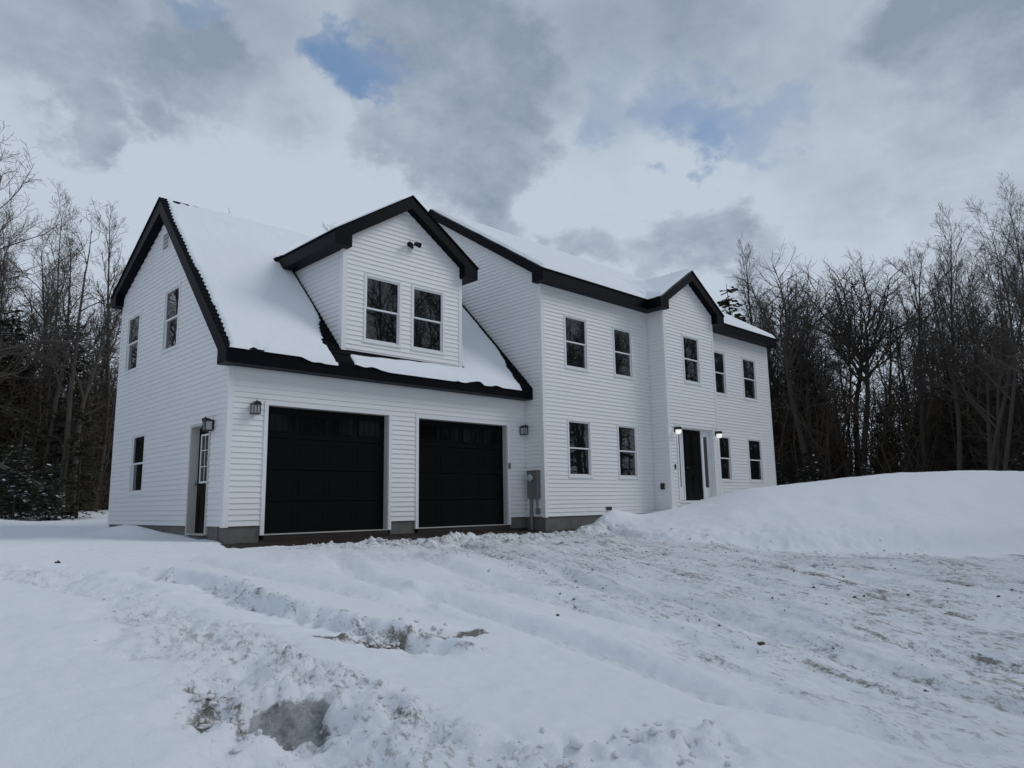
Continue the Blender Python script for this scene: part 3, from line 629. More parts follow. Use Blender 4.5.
# ---- garage doors
for (u0, u1, z0, z1) in GDOORS:
    fr = front(0); z0 = 0.0
    mb = MB(); c = .075
    mb.fbox(fr, u0-c, u0, -.012, z1+c, -.02, .032); mb.fbox(fr, u1, u1+c, -.012, z1+c, -.02, .032); mb.fbox(fr, u0, u1, z1, z1+c, -.02, .0315)
    fr_o = mb
    rec = -.15
    mb = MB()
    nsec = 4; hs = (z1-z0)/nsec; n1 = rec
    for k in range(nsec):
        a0, a1 = z0+k*hs+.006, z0+(k+1)*hs-.004
        mb.fbox(fr, u0+.004, u1-.004, a0, a1, n1-.04, n1)
        if k < nsec-1:
            npn = 4; w_ = (u1-u0-.10)/npn
            for j in range(npn):                              # raised rectangles pressed into each section
                p0, p1 = u0+.05+j*w_+.05, u0+.05+(j+1)*w_-.05; q0, q1 = a0+.10, a1-.10; t = .016
                for bx in ((p0, p1, q1-t, q1), (p0, p1, q0, q0+t), (p0, p0+t, q0+t, q1-t), (p1-t, p1, q0+t, q1-t)): mb.fbox(fr, *bx, n1-.01, n1+.005)
        else:
            npn = 4; w_ = (u1-u0-.10)/npn
            for j in range(npn):
                p0, p1 = u0+.05+j*w_+.05, u0+.05+(j+1)*w_-.05; q0, q1 = a0+.12, a1-.12; t = .025
                for bx in ((p0, p1, q1-t, q1), (p0, p1, q0, q0+t), (p0, p0+t, q0+t, q1-t), (p1-t, p1, q0+t, q1-t)): mb.fbox(fr, *bx, n1-.01, n1+.014)
                for i_ in (1, 2, 3):
                    xm = p0+(p1-p0)*i_/4; mb.fbox(fr, xm-.006, xm+.006, q0+t, q1-t, n1+.002, n1+.010)
    gd = part(mb, 'garage_door', M['doorblack'])
    a0, a1 = z0+3*hs+.006, z1-.004
    for j in range(4):
        w_ = (u1-u0-.10)/4; p0, p1 = u0+.05+j*w_+.05, u0+.05+(j+1)*w_-.05; q0, q1 = a0+.12, a1-.12
        mb = MB(); mb.fbox(fr, p0+.025, p1-.025, q0+.025, q1-.025, n1-.002, n1+.004); part(mb, 'window_lite', M['lite'], gd)
    mb = MB(); mb.fbox(fr, u0+.004, u1-.004, -.008, .005, n1-.05, n1+.004); part(mb, 'weather_strip', M['jamb'], gd)
    # casing, grey jamb linings behind it, concrete apron
    cs = part(fr_o, 'door_casing', M['trim'])
    mb = MB(); mb.fbox(fr, u0-.02, u0-.0005, 0, z1, rec-.06, -.0205); mb.fbox(fr, u1+.0005, u1+.02, 0, z1, rec-.06, -.0205); mb.fbox(fr, u0-.02, u1+.02, z1+.0005, z1+.02, rec-.06, -.0205)
    mb.fbox(fr, u0, u0+.003, 0, z1, rec, -.022); mb.fbox(fr, u1-.003, u1, 0, z1, rec, -.022); mb.fbox(fr, u0+.003, u1-.003, z1-.003, z1, rec, -.022)
    part(mb, 'jamb', M['jamb'], cs)
    mb = MB(); mb.fbox(fr, u0, u1, -.10, -.012, -.24, .02); part(mb, 'door_sill', M['wood'])
    mb = MB(); mb.fbox(fr, u0-.05, u1+.05, -.0118, -.0005, -.20, .034); part(mb, 'threshold', M['jamb'])
mb = MB(); mb.fbox(front(0), .70, GW, -.45, -.101, -.2, .015); part(mb, 'foundation', M['wood'])

# ---- side door in the gable wall
fr = left(0); u0, u1, z0, z1 = SDOOR; rec = -.135
mb = MB(); c = .055
mb.fbox(fr, u0-c, u0, z0-.02, z1+c, rec, .032); mb.fbox(fr, u1, u1+c, z0-.02, z1+c, rec, .032); mb.fbox(fr, u0, u1, z1, z1+c, rec, .0315); mb.fbox(fr, u0, u1, z0-.03, z0, rec, .05)
sdc = part(mb, 'door_casing', M['jamb'])
mb = MB(); mb.fbox(fr, u0+.003, u1-.003, z0+.004, z1-.003, rec-.045, rec)
for q0, q1 in ((z0+.14, z0+.72),):
    for p0, p1 in ((u0+.13, u0+.40), (u0+.47, u1-.13)):
        t = .02
        for bx in ((p0, p1, q1-t, q1), (p0, p1, q0, q0+t), (p0, p0+t, q0+t, q1-t), (p1-t, p1, q0+t, q1-t)): mb.fbox(fr, *bx, rec-.01, rec+.008)
sdr = part(mb, 'door', M['leaf'])
mb = MB(); p0, p1, q0, q1, t = u0+.13, u1-.13, z0+.96, z1-.14, .035
for bx in ((p0, p1, q1-t, q1), (p0, p1, q0, q0+t), (p0, p0+t, q0+t, q1-t), (p1-t, p1, q0+t, q1-t)): mb.fbox(fr, *bx, rec-.01, rec+.018)
for i_ in (1, 2):
    um = p0+(p1-p0)*i_/3; mb.fbox(fr, um-.007, um+.007, q0+t, q1-t, rec, rec+.012); zm = q0+(q1-q0)*i_/3; mb.fbox(fr, p0+t, p1-t, zm-.007, zm+.007, rec, rec+.0125)
part(mb, 'glazing_frame', M['trim'], sdr)
mb = MB(); mb.fbox(fr, p0+t, p1-t, q0+t, q1-t, rec+.001, rec+.005); part(mb, 'pane', M['glass'], sdr)
mb = MB(); mb.tube([fr(u1-.07, z0+.95, rec), fr(u1-.07, z0+.95, rec+.05)], .012, 8); mb.tube([fr(u1-.07, z0+.95, rec+.045), fr(u1-.07, z0+.95, rec+.075)], .028, 10); part(mb, 'handle', M['steel'], sdr)

# ---- front entrance: black leaf between two sidelights, recessed
fr = front(BYF); u0, u1, z0, z1 = EDOOR; rec = -.13
mb = MB(); c = .07
mb.fbox(fr, u0-c, u0, z0-.02, z1+c, -.02, .034); mb.fbox(fr, u1, u1+c, z0-.02, z1+c, -.02, .034); mb.fbox(fr, u0, u1, z1, z1+c, -.02, .0335)
mb.fbox(fr, u0, u0+.03, z0, z1, rec-.05, -.02); mb.fbox(fr, u1-.03, u1, z0, z1, rec-.05, -.02); mb.fbox(fr, u0+.03, u1-.03, z1-.03, z1, rec-.05, -.02)
L0, L1 = 13.35, 14.36
for p0, p1 in ((L0-.055, L0-.002), (L1+.002, L1+.055)): mb.fbox(fr, p0, p1, z0+.04, z1-.03, rec-.05, rec+.03)
mb.fbox(fr, u0, u1, z0-.03, z0+.03, rec-.05, .05)
edc = part(mb, 'door_casing', M['trim'])
mb = MB(); mb.fbox(fr, L0, L1, z0+.04, z1-.032, rec-.045, rec)
for q0, q1 in ((z0+.16, z0+.80), (z0+.95, z1-.18)):
    for p0, p1 in ((L0+.12, L0+.46), (L0+.55, L1-.12)):
        t = .02
        for bx in ((p0, p1, q1-t, q1), (p0, p1, q0, q0+t), (p0, p0+t, q0+t, q1-t), (p1-t, p1, q0+t, q1-t)): mb.fbox(fr, *bx, rec-.01, rec+.009)
edr = part(mb, 'front_door', M['leaf'])
mb = MB(); mb.tube([fr(L0+.08, z0+1.0, rec), fr(L0+.08, z0+1.0, rec+.055)], .012, 8); mb.tube([fr(L0+.08, z0+1.0, rec+.05), fr(L0+.20, z0+1.0, rec+.05)], .011, 8); part(mb, 'handle', M['metalblack'], edr)
for p0, p1 in ((u0+.031, L0-.056), (L1+.056, u1-.031)):
    mb = MB(); t = .095
    mb.fbox(fr, p0, p0+t, z0+.04, z1-.031, rec-.03, rec+.012); mb.fbox(fr, p1-t, p1, z0+.04, z1-.031, rec-.03, rec+.012); mb.fbox(fr, p0+t, p1-t, z1-.20, z1-.031, rec-.03, rec+.0115); mb.fbox(fr, p0+t, p1-t, z0+.04, z0+.42, rec-.03, rec+.0115)
    sl = part(mb, 'sidelight', M['trim'])
    mb = MB(); mb.fbox(fr, p0+t-.003, p1-t+.003, z0+.415, z1-.195, rec-.018, rec-.010); part(mb, 'pane', M['glass'], sl)
mb = MB(); mb.fbox(fr, 12.75, 13.0, .20, .34, -.02, .05); part(mb, 'vent_hood', M['metalblack'])
mb = MB(); mb.fbox(fr, 12.70, 15.0, .05, .44, -.02, .018); part(mb, 'sill_board', M['trim'])

# ---- wall lanterns
def lantern(fr, u, z):
    mb = MB(); w, h = .070, .235
    mb.fbox(fr, u-.055, u+.055, z-.09, z+.10, .016, .032)                      # back plate
    mb.fbox(fr, u-.012, u+.012, z+.06, z+.085, .032, .10)
    mb.fbox(fr, u-w, u+w, z-h/2, z-h/2+.018, .045, .045+2*w)                    # bottom tray
    for a in (-w, w-.014):
        for n in (.045, .045+2*w-.014): mb.fbox(fr, u+a, u+a+.014, z-h/2+.018, z+.065, n, n+.014)
    mb.fbox(fr, u-.006, u+.006, z-h/2+.018, z+.065, .045+2*w-.012, .045+2*w-.002)
    i = len(mb.v); n0, n1 = .045, .045+2*w; o = .012
    base = [fr(u-w-o, z+.065, n0-o), fr(u+w+o, z+.065, n0-o), fr(u+w+o, z+.065, n1+o), fr(u-w-o, z+.065, n1+o)]
    topq = [fr(u-.05, z+.12, .11), fr(u+.05, z+.12, .11), fr(u+.05, z+.12, .21), fr(u-.05, z+.12, .21)]
    for k in range(4): mb.poly([base[k], base[(k+1) % 4], topq[(k+1) % 4], topq[k]])
    mb.poly(topq); mb.poly(base[::-1])
    mb.tube([fr(u, z+.12, .16), fr(u, z+.15, .16)], [.02, .012], 8)
    l = part(mb, 'wall_lantern', M['metalblack'])
    g_ = MB(); g_.fbox(fr, u-w+.008, u+w-.008, z-h/2+.018, z+.06, .056, .045+2*w-.011); part(g_, 'lamp_glass', M['lampglass'], l)
    return l
lantern(front(0), .475, 2.345); lantern(front(0), 7.62, 2.345)
def hood_lamp(fr, u, z):
    mb = MB(); mb.fbox(fr, u-.05, u+.05, z-.07, z+.09, .016, .03); mb.tube([fr(u, z+.03, .03), fr(u, z+.05, .09), fr(u, z+.05, .13)], .013, 8)
    mb.tube([fr(u, z+.09, .13), fr(u, z+.075, .13), fr(u, z-.0, .13)], [.05, .095, .10], 16)
    l = part(mb, 'wall_lantern', M['metalblack'])
    g_ = MB(); g_.tube([fr(u, z-.0005, .13), fr(u, z-.08, .13), fr(u, z-.125, .13)], [.085, .085, .05], 16); part(g_, 'lamp_glass', M['opal'], l, smooth=True)
    return l
hood_lamp(front(BYF), 12.78, 2.56); hood_lamp(front(BYF), 15.06, 2.56); lantern(left(0), .62, 2.06)
# floodlight on the dormer
fr = front(.002); mb = MB(); mb.tube([fr(4.10, 6.46, .0), fr(4.10, 6.46, .05)], .055, 14)
for sx, dz in ((-1, -.02), (1, .02)):
    mb.tube([fr(4.10+sx*.03, 6.46, .05), fr(4.10+sx*.08, 6.45, .09)], .014, 8)
    mb.tube([fr(4.10+sx*.07, 6.47+dz, .08), fr(4.10+sx*.11, 6.45+dz, .13), fr(4.10+sx*.15, 6.41+dz, .19)], [.035, .055, .062], 12)
mb.tube([fr(4.10, 6.40, .05), fr(4.10, 6.375, .10)], .03, 10)
fl = part(mb, 'floodlight', M['metalblack'])
for sx, dz in ((-1, -.02), (1, .02)):
    g_ = MB(); p = Vector(fr(4.10+sx*.15, 6.41+dz, .19)); q_ = Vector(fr(4.10+sx*.152, 6.4085+dz, .193)); g_.tube([p, q_], .05, 12); part(g_, 'lens', M['lite'], fl)
# gable vent
fr = left(0); mb = MB(); a0, a1, q0, q1 = 3.52, 3.98, 6.34, 6.80
for bx in ((a0, a1, q1-.04, q1), (a0, a1, q0, q0+.04), (a0, a0+.04, q0+.04, q1-.04), (a1-.04, a1, q0+.04, q1-.04)): mb.fbox(fr, *bx, 0, .035)
for k in range(7):
    zz_ = q0+.06+k*.05; mb.poly([fr(a0+.04, zz_, .028), fr(a1-.04, zz_, .028), fr(a1-.04, zz_+.045, .010), fr(a0+.04, zz_+.045, .010)])
gv = part(mb, 'gable_vent', M['trim']); mb = MB(); mb.fbox(fr, a0+.03, a1-.03, q0+.03, q1-.03, 0.0, .018); part(mb, 'vent_screen', M['grey'], gv)
# electric meter on the side wall of the main house
fr = left(GW); mb = MB(); mb.fbox(fr, -.52, -.17, .62, 1.30, .016, .15); mb.fbox(fr, -.53, -.16, 1.30, 1.315, .016, .165); em = part(mb, 'electric_meter', M['grey'], bevel=.008)
mb = MB(); mb.tube([fr(-.35, 1.13, .15), fr(-.35, 1.13, .20)], .095, 20); part(mb, 'meter_ring', M['steel'], em)
mb = MB(); mb.tube([fr(-.35, 1.13, .2005), fr(-.35, 1.13, .25), fr(-.35, 1.13, .265)], [.08, .078, .05], 20); part(mb, 'meter_glass', M['lampglass'], em, smooth=True)
mb = MB(); mb.tube([fr(-.25, .62, .09), fr(-.25, -.4, .09)], .042, 12); part(mb, 'conduit', M['pvc'], em)
mb = MB(); mb.tube([fr(-.44, .62, .07), fr(-.44, .30, .07), fr(-.44, .26, .03)], .02, 10); mb.fbox(fr, -.50, -.39, .24, .36, .016, .08); part(mb, 'conduit', M['pvc'], em)
# small fixtures
mb = MB(); mb.fbox(front(0), 7.125, 7.195, 1.36, 1.50, .032, .058); kp = part(mb, 'keypad', M['grey'], bevel=.005)
mb = MB(); mb.fbox(front(BYF), 12.66, 12.71, 1.42, 1.56, .016, .04); part(mb, 'doorbell', M['metalblack'], bevel=.004)
mb = MB(); mb.fbox(left(BX0), -1.02, -.90, .84, 1.02, .016, .065); part(mb, 'outlet_box', M['metalblack'], bevel=.006)
mb = MB(); mb.fbox(front(MYF), 10.16, 10.36, .29, .38, .012, .055); part(mb, 'vent_hood', M['metalblack'], bevel=.006)
mb = MB(); mb.fbox(front(0), 4.32, 4.35, 0, .02, .0, .01)

# ------------------------------------------------------------------ snow lying on the roofs
def snow_sheet(name, x0, x1, y0, y1, step, hfun, label, sub=None):
    xs_ = np.linspace(x0, x1, max(2, int((x1-x0)/step)+1)); ys_ = np.linspace(y0, y1, max(2, int((y1-y0)/step)+1))
    Xg, Yg = np.meshgrid(xs_, ys_); Zr, th = hfun(Xg, Yg)
    n_, k_ = Xg.shape; id_ = np.arange(n_*k_).reshape(n_, k_)
    V = np.stack([Xg, Yg, Zr+th], -1).reshape(-1, 3)
    F_ = np.stack([id_[:-1, :-1], id_[:-1, 1:], id_[1:, 1:], id_[1:, :-1]], -1).reshape(-1, 4)
    t_ = th.ravel(); keep = (t_[F_] > .0).any(1); F_ = F_[keep]
    used, inv = np.unique(F_, return_inverse=True)
    o = raw_mesh(name, V[used], inv.reshape(F_.shape), M['roofsnow'])
    tag(o, label, 'snow', None, 'stuff'); return o
saw = lambda t: (t-np.floor(t))
def garage_snow(x, y):
    zr = np.where(y < G_RIDGE_Y, G_EAVE_Z+GS*(y-G_EAVE_Y), G_RIDGE_Z-GSB*(y-G_RIDGE_Y))
    front = y < G_EAVE_Y
    lip = .078*sstep(-.22, .12, fbm(x*1.1, x*0+3.3, 3, 23))*sstep(-.1, 1.6, x)    # the sheet's lip hangs over the board
    zr = np.where(front, G_EAVE_Z-lip, zr)
    sl = (y-G_EAVE_Y)/math.cos(math.atan(GS))
    n = fbm(x*3, y*4, 3, 7); tooth = saw(sl/.1457)*.055
    dl = x+.185-tooth*.9-n*.03-.012*np.sin(y*2)                    # distance in from the left rake
    de = ((y-G_EAVE_Y)+.03-.10*np.clip(n+.05, 0, 1)*sstep(3.2, .3, x))*4
    wr = .09+.34*sstep(.9, -.25, y)
    dr = (GW-.02-x)-wr*(1+.25*n)-tooth*1.2
    dr = np.where(y > G_RIDGE_Y, 1., dr)
    ws = .03+.30*sstep(.95, .05, y)+tooth*1.5*sstep(1.2, .7, y)*1.0   # dark strip beside the dormer's cheek
    x_v = np.where(zr > D_EAVE-.25, D_HALF-(zr-(D_EAVE-.0))/DS, 9.)   # valley with the dormer's roof
    edge_x = np.minimum(D_X-DX0, np.maximum(x_v, -.2))
    edge_x = np.where(zr > D_EAVE-.22, np.maximum(edge_x, x_v), edge_x); edge_x = np.minimum(edge_x, D_HALF)
    on = (y > -.02) & (y < 3.45)
    dd = np.where(on, np.where(x < D_X, (D_X-x)-edge_x-ws*np.where(zr > D_EAVE-.2, .6, 1)*(1+.3*n), (x-D_X)-edge_x-.03), 1.)
    dd = np.where((y <= -.02) & (x < DX0+.12) & (x > DX0-1), DX0-x-.30-.05*n, dd)
    # the dark gap under the dormer's front wall narrows to the right
    gap = .10*sstep(5.0, 2.3, x)-.02
    df = np.where((x > DX0-.15) & (x < DX1) & (y > -.6) & (y <= -.02), (-y-gap-.02)*2, 1.)
    # dormer roof covers the ridge end
    on_d = (zr > D_EAVE-.22) & (D_PEAK-DS*np.abs(x-D_X) > zr+.02)
    dd = np.where(on_d & (np.abs(x-D_X) < D_HALF) & (y > D_YF), np.minimum(dd, -.02), dd)
    db = G_BACK_Y-y-.05
    dist = np.minimum(np.minimum(np.minimum(dl, de), np.minimum(dr, dd)), np.minimum(df, db))
    th = -.0+.105*sstep(-.005, .09, dist)+.025*n*sstep(0, .3, dist)+.02*fbm(x*.6, y*.6, 2, 15)*sstep(0, .3, dist)
    rid = np.exp(-((y-G_RIDGE_Y)/.25)**2)*-.06
    # a thin crack in the sheet at the right
    cx_ = 5.82+.42*(.9-y)*.0+(-.25)*(y-.2)
    crack = np.exp(-((x-(5.95-.10*y))/.018)**2)*sstep(.9, .6, y)*sstep(-.05, .05, y)
    th = np.where(th > 0, th*(1-.35*(y < .1)*sstep(DX0-.1, DX0+.2, x)*(1-sstep(DX1, DX1+.4, x))), th)
    th = np.where(front, 0., th)
    return zr, th+np.where(th > 0, rid, 0)-.035*crack
snow_sheet('roof_snow', -.24, GW-.02, G_EAVE_Y-.034, G_BACK_Y, .035, garage_snow, 'snow sheet covering the steep garage roof around the dormer')
def main_snow(x, y):
    zm = np.where(y < M_RIDGE_Y, M_EAVE_Z+MS*(y-M_EAVE_Y), M_RIDGE_Z-MS*(y-M_RIDGE_Y)); ze = E_PEAK-ES*np.abs(x-E_X)
    one = (np.abs(x-E_X) < E_HALF+.02) & (y > E_YF-.2) & (y < 1.2)
    zr = np.where(one, np.maximum(zm, ze), zm)
    zr = np.where((y < M_EAVE_Y) & (np.abs(x-E_X) > E_HALF-.01), E_EAVE, zr)
    n = fbm(x*2, y*2, 3, 9)
    d_m = np.minimum(np.minimum(x-(GW-.235), MX1+.295-x), np.minimum(y-(M_EAVE_Y-.03), M_BACK_Y-y))-.02-n*.02
    d_e = np.minimum(np.minimum(E_HALF+.01-np.abs(x-E_X), y-(E_YF-.02)), 1.2-y)-.015-n*.02
    dist = np.maximum(d_m, np.where(y < 1.2, d_e, -1))
    dist = np.where((y < M_EAVE_Y) & (np.abs(x-E_X) > E_HALF), -1, dist)
    val = np.exp(-((zm-ze)/.20)**2)*one*.10
    th = -.01+.12*sstep(-.005, .08, dist)+.03*n*sstep(0, .3, dist)+val*sstep(0, .2, dist)
    th = th-np.where(th > 0, .04*np.exp(-((y-M_RIDGE_Y)/.2)**2), 0)
    return zr+.02, th
snow_sheet('roof_snow', GW-.25, MX1+.31, E_YF-.03, M_BACK_Y, .05, main_snow, 'snow sheet covering the long main roof and the small entry gable')
def dorm_snow(x, y):
    zr = D_PEAK-DS*np.abs(x-D_X); zg = G_EAVE_Z+GS*(y-G_EAVE_Y); n = fbm(x*2, y*2, 3, 12)
    dist = np.minimum(np.minimum(D_HALF-np.abs(x-D_X)-.10, y-D_YF-.16), zr-zg+.25)-n*.05
    dist = np.minimum(dist, 3.5-y)
    return zr+.03, -.012+.075*sstep(0, .3, dist)+.012*n
snow_sheet('roof_snow', D_X-D_HALF, D_X+D_HALF, D_YF, 3.56, .06, dorm_snow, 'thin snow on the dormer roof behind its black rake boards')

# ------------------------------------------------------------------ clods of snow and a few stones
rng = np.random.default_rng(4)
def ico(subdiv=1):
    import bmesh
    bm = bmesh.new(); bmesh.ops.create_icosphere(bm, subdivisions=subdiv, radius=1); V = np.array([v.co for v in bm.verts]); F_ = np.array([[v.index for v in f.verts] for f in bm.faces]); bm.free(); return V, F_
IV, IF = ico(2)
def clods(spots, name, m, label, cat, squash=.7):
    Vs, Fs = [], []; o = 0
    xs_ = np.array([[s[0] for s in spots]]); ys_ = np.array([[s[1] for s in spots]]); zs_ = ground_fields(xs_, ys_)[0][0]
    for (x, y, r), z in zip(spots, zs_):
        sc = r*rng.uniform(.6, 1.3, 3); sc[2] *= squash
        V = IV*(1+.34*np.sin(IV@rng.normal(0, 2.2, 3)+rng.uniform(0, 6))[:, None]+.26*np.sin(IV@rng.normal(0, 5, 3)+rng.uniform(0, 6))[:, None])*sc
        th = rng.uniform(0, 6.28); c, s = math.cos(th), math.sin(th); V = V@np.array([[c, s, 0], [-s, c, 0], [0, 0, 1]])
        Vs.append(V+np.array([x, y, z+r*.15])); Fs.append(IF+o); o += len(IV)
    ob = raw_mesh(name, np.concatenate(Vs), np.concatenate(Fs), m); tag(ob, label, cat, None, 'stuff')
spots = []
def along(pts, n, spread, r0, r1):
    pts = np.array(pts); L_ = np.hypot(*(np.diff(pts, axis=0).T)); cum = np.concatenate([[0], np.cumsum(L_)])
    for _ in range(n):
        t = rng.uniform(0, cum[-1]); spots.append((float(np.interp(t, cum, pts[:, 0])+rng.normal(0, spread)), float(np.interp(t, cum, pts[:, 1])+rng.normal(0, spread)), float(r0+(r1-r0)*rng.beta(1, 4))))
along([(-2.90, -8.15), (-2.78, -8.55), (-2.86, -9.1), (-3.02, -9.55), (-2.92, -10.1), (-2.75, -10.7)], 80, .08, .008, .032)
along([(-3.62, -8.2), (-3.66, -8.65), (-3.62, -9.1)], 60, .09, .008, .04)
along([(-3.5, -2.4), (-3.05, -4.4), (-3.12, -5.8), (-3.36, -7.5), (-3.6, -8.9)], 90, .22, .006, .026)
along([(-1.98, -4.3), (-2.04, -5.7), (-1.85, -7.0), (-1.62, -8.0)], 110, .11, .008, .036)
along([(-2.0, -7.66), (-1.3, -7.9)], 60, .07, .010, .05)
along([(1.2, -1.25), (4, -1.35), (8.8, -1.75)], 420, .24, .008, .075)
along([(8.6, -2.0), (8.2, -3.2), (8.3, -5), (9.6, -6.8), (11.5, -8.2)], 170, .30, .006, .06)
along([(-2.45, -10.45), (-1.8, -10.85)], 40, .15, .010, .05)
clods(spots, 'snow_clods', M['clod'], 'loose clods of snow thrown up along the wheel tracks and banks', 'snow')
spots = [(2.88, -11.6, .022), (2.2, -12.0, .02), (4.1, -9.4, .022), (1.05, -9.7, .03), (.2, -7.9, .03), (-3.0, -1.9, .035)]
for _ in range(160): spots.append((float(rng.uniform(1, 9)), float(rng.uniform(-12, -2.4)), float(rng.uniform(.006, .018))))
spots = [s for s in spots if .93*s[0]-.37*s[1] > 3.4 and (s[0]+s[1])/1.414 < 2.4 or s[0] < 1.2]
clods(spots, 'gravel', M['bark'], 'dark gravel and bark crumbs scattered on the packed drive', 'gravel')

# ------------------------------------------------------------------ trees
class TB:
    """tubes gathered as arrays, one list per material"""
    def __init__(s): s.V = []; s.F = []; s.n = 0
    def tube(s, P, R, sides):
        n = len(P); T = np.gradient(P, axis=0); T /= np.linalg.norm(T, axis=1)[:, None]+1e-9
        ref = np.array([1., 0, 0]) if abs(T[0, 0]) < .8 else np.array([0, 1., 0])
        A = np.cross(T, ref); A /= np.linalg.norm(A, axis=1)[:, None]+1e-9; B = np.cross(T, A)
        th = np.arange(sides)*2*math.pi/sides
        V = P[:, None, :]+R[:, None, None]*(A[:, None, :]*np.cos(th)[None, :, None]+B[:, None, :]*np.sin(th)[None, :, None])
        k = np.arange(n-1)[:, None]*sides; j = np.arange(sides)[None, :]; j2 = (j+1) % sides
        Fq = np.stack([k+j, k+j2, k+sides+j2, k+sides+j], -1).reshape(-1, 4)+s.n
        s.V.append(V.reshape(-1, 3)); s.F.append(Fq); s.n += n*sides
    def quads(s, Q):
        n = len(Q); s.V.append(Q.reshape(-1, 3)); s.F.append(np.arange(n*4).reshape(n, 4)+s.n); s.n += n*4
    def build(s, name, m, parent, smooth=True):
        o = raw_mesh(name, np.concatenate(s.V), np.concatenate(s.F), m, parent, smooth); return o
def unit(v): return v/(np.linalg.norm(v)+1e-9)
def limb(r, p, d, L, nseg, wig, up):
    P = [p]
    for k in range(nseg):
        d = unit(d+r.normal(0, wig, 3)+np.array([0, 0, up])); P.append(P[-1]+d*L/nseg)
    return np.array(P)
def bare_tree(seed, H, r0, clear=.4, ang=(35, 60), reach=.45, nb=12, lean=(0, 0), stems=1, twigs=1.0, wig=.10, up=.06, fork=None):
    r = np.random.default_rng(seed); trunk = TB(); crown = TB()
    def perp(d, deg):
        a = unit(np.cross(d, r.normal(0, 1, 3))); t = math.radians(deg); return unit(d*math.cos(t)+a*math.sin(t))
    def sub(p, d, L, rad, lev):
        nseg = (7, 5, 4, 3)[min(lev, 3)]
        P = limb(r, p, d, L, nseg, wig*(1+.35*lev), up); R = np.linspace(rad, max(rad*.30, .0058), nseg+1)
        crown.tube(P, R, (6, 5, 4, 3)[min(lev, 3)])
        if lev >= 3: return
        n = int(round((0, 10, 9, 6)[lev]*twigs*(.7+.6*r.random())*min(1, .45+L/3))) if lev else 0
        for k in range(max(n, 2)):
            t = .22+.78*(k+r.random())/max(n, 2); t = min(t, .98); q = t*nseg; i = int(q); pp = P[i]+(P[min(i+1, nseg)]-P[i])*(q-i)
            dd = unit(P[min(i+1, nseg)]-P[i]); sub(pp, perp(dd, r.uniform(25, 58)), L*r.uniform(.32, .58)*(1.1-.5*t), rad*(.55-.25*t)*r.uniform(.8, 1.1), lev+1)
    for st in range(stems):
        dd = unit(np.array([lean[0]+(r.normal(0, .16) if stems > 1 else 0), lean[1]+(r.normal(0, .16) if stems > 1 else 0), 1.]))
        p0 = np.array([0, 0, -.3])+(np.array([r.normal(0, .25), r.normal(0, .25), 0]) if stems > 1 else 0)
        hh = H*(r.uniform(.8, 1.0) if st else 1.0); n = 12
        top_ = hh if fork is None else hh*fork
        P = limb(r, p0, dd, top_+.3, n, .045, .02); rad = r0*(1 if stems == 1 else r.uniform(.6, .85))
        R = rad*(1-np.linspace(0, 1, n+1)**1.2*(.90 if fork is None else .45)); R[0] *= 1.35
        trunk.tube(P, R, 9)
        nb_ = nb if stems == 1 else max(6, int(nb*.7))
        for k in range(nb_):
            lo = clear if fork is None else min(clear/fork, .8)
            t = lo+(1-lo)*((k+r.random())/nb_)**.9; t = min(t, .985); q = t*n; i = int(q); pp = P[i]+(P[min(i+1, n)]-P[i])*(q-i)
            az = 2.4*k+r.uniform(-.5, .5); el = math.radians(90-r.uniform(*ang)*(1.05-.35*t))
            d = np.array([math.cos(az)*math.cos(el), math.sin(az)*math.cos(el), math.sin(el)])
            Lb = H*reach*(1.15-.75*t if fork is None else r.uniform(.75, 1.05))*r.uniform(.75, 1.1)
            sub(pp, d, Lb, R[i]*r.uniform(.42, .62), 1)
        if fork is not None:
            for k in range(4):
                az = k*1.57+r.uniform(-.5, .5); el = math.radians(r.uniform(40, 68)); sub(P[-1], np.array([math.cos(az)*math.cos(el), math.sin(az)*math.cos(el), math.sin(el)]), H*(1-fork)*r.uniform(.9, 1.15), R[-1]*.7, 1)
        # dead stubs low on the trunk
        for k in range(int(4*twigs)):
            t = r.uniform(.12, lo if lo > .15 else .2); i = int(t*n); az = r.uniform(0, 6.28); sub(P[i], np.array([math.cos(az), math.sin(az), r.uniform(-.1, .5)]), r.uniform(.5, 1.6), .012, 2)
    return trunk, crown
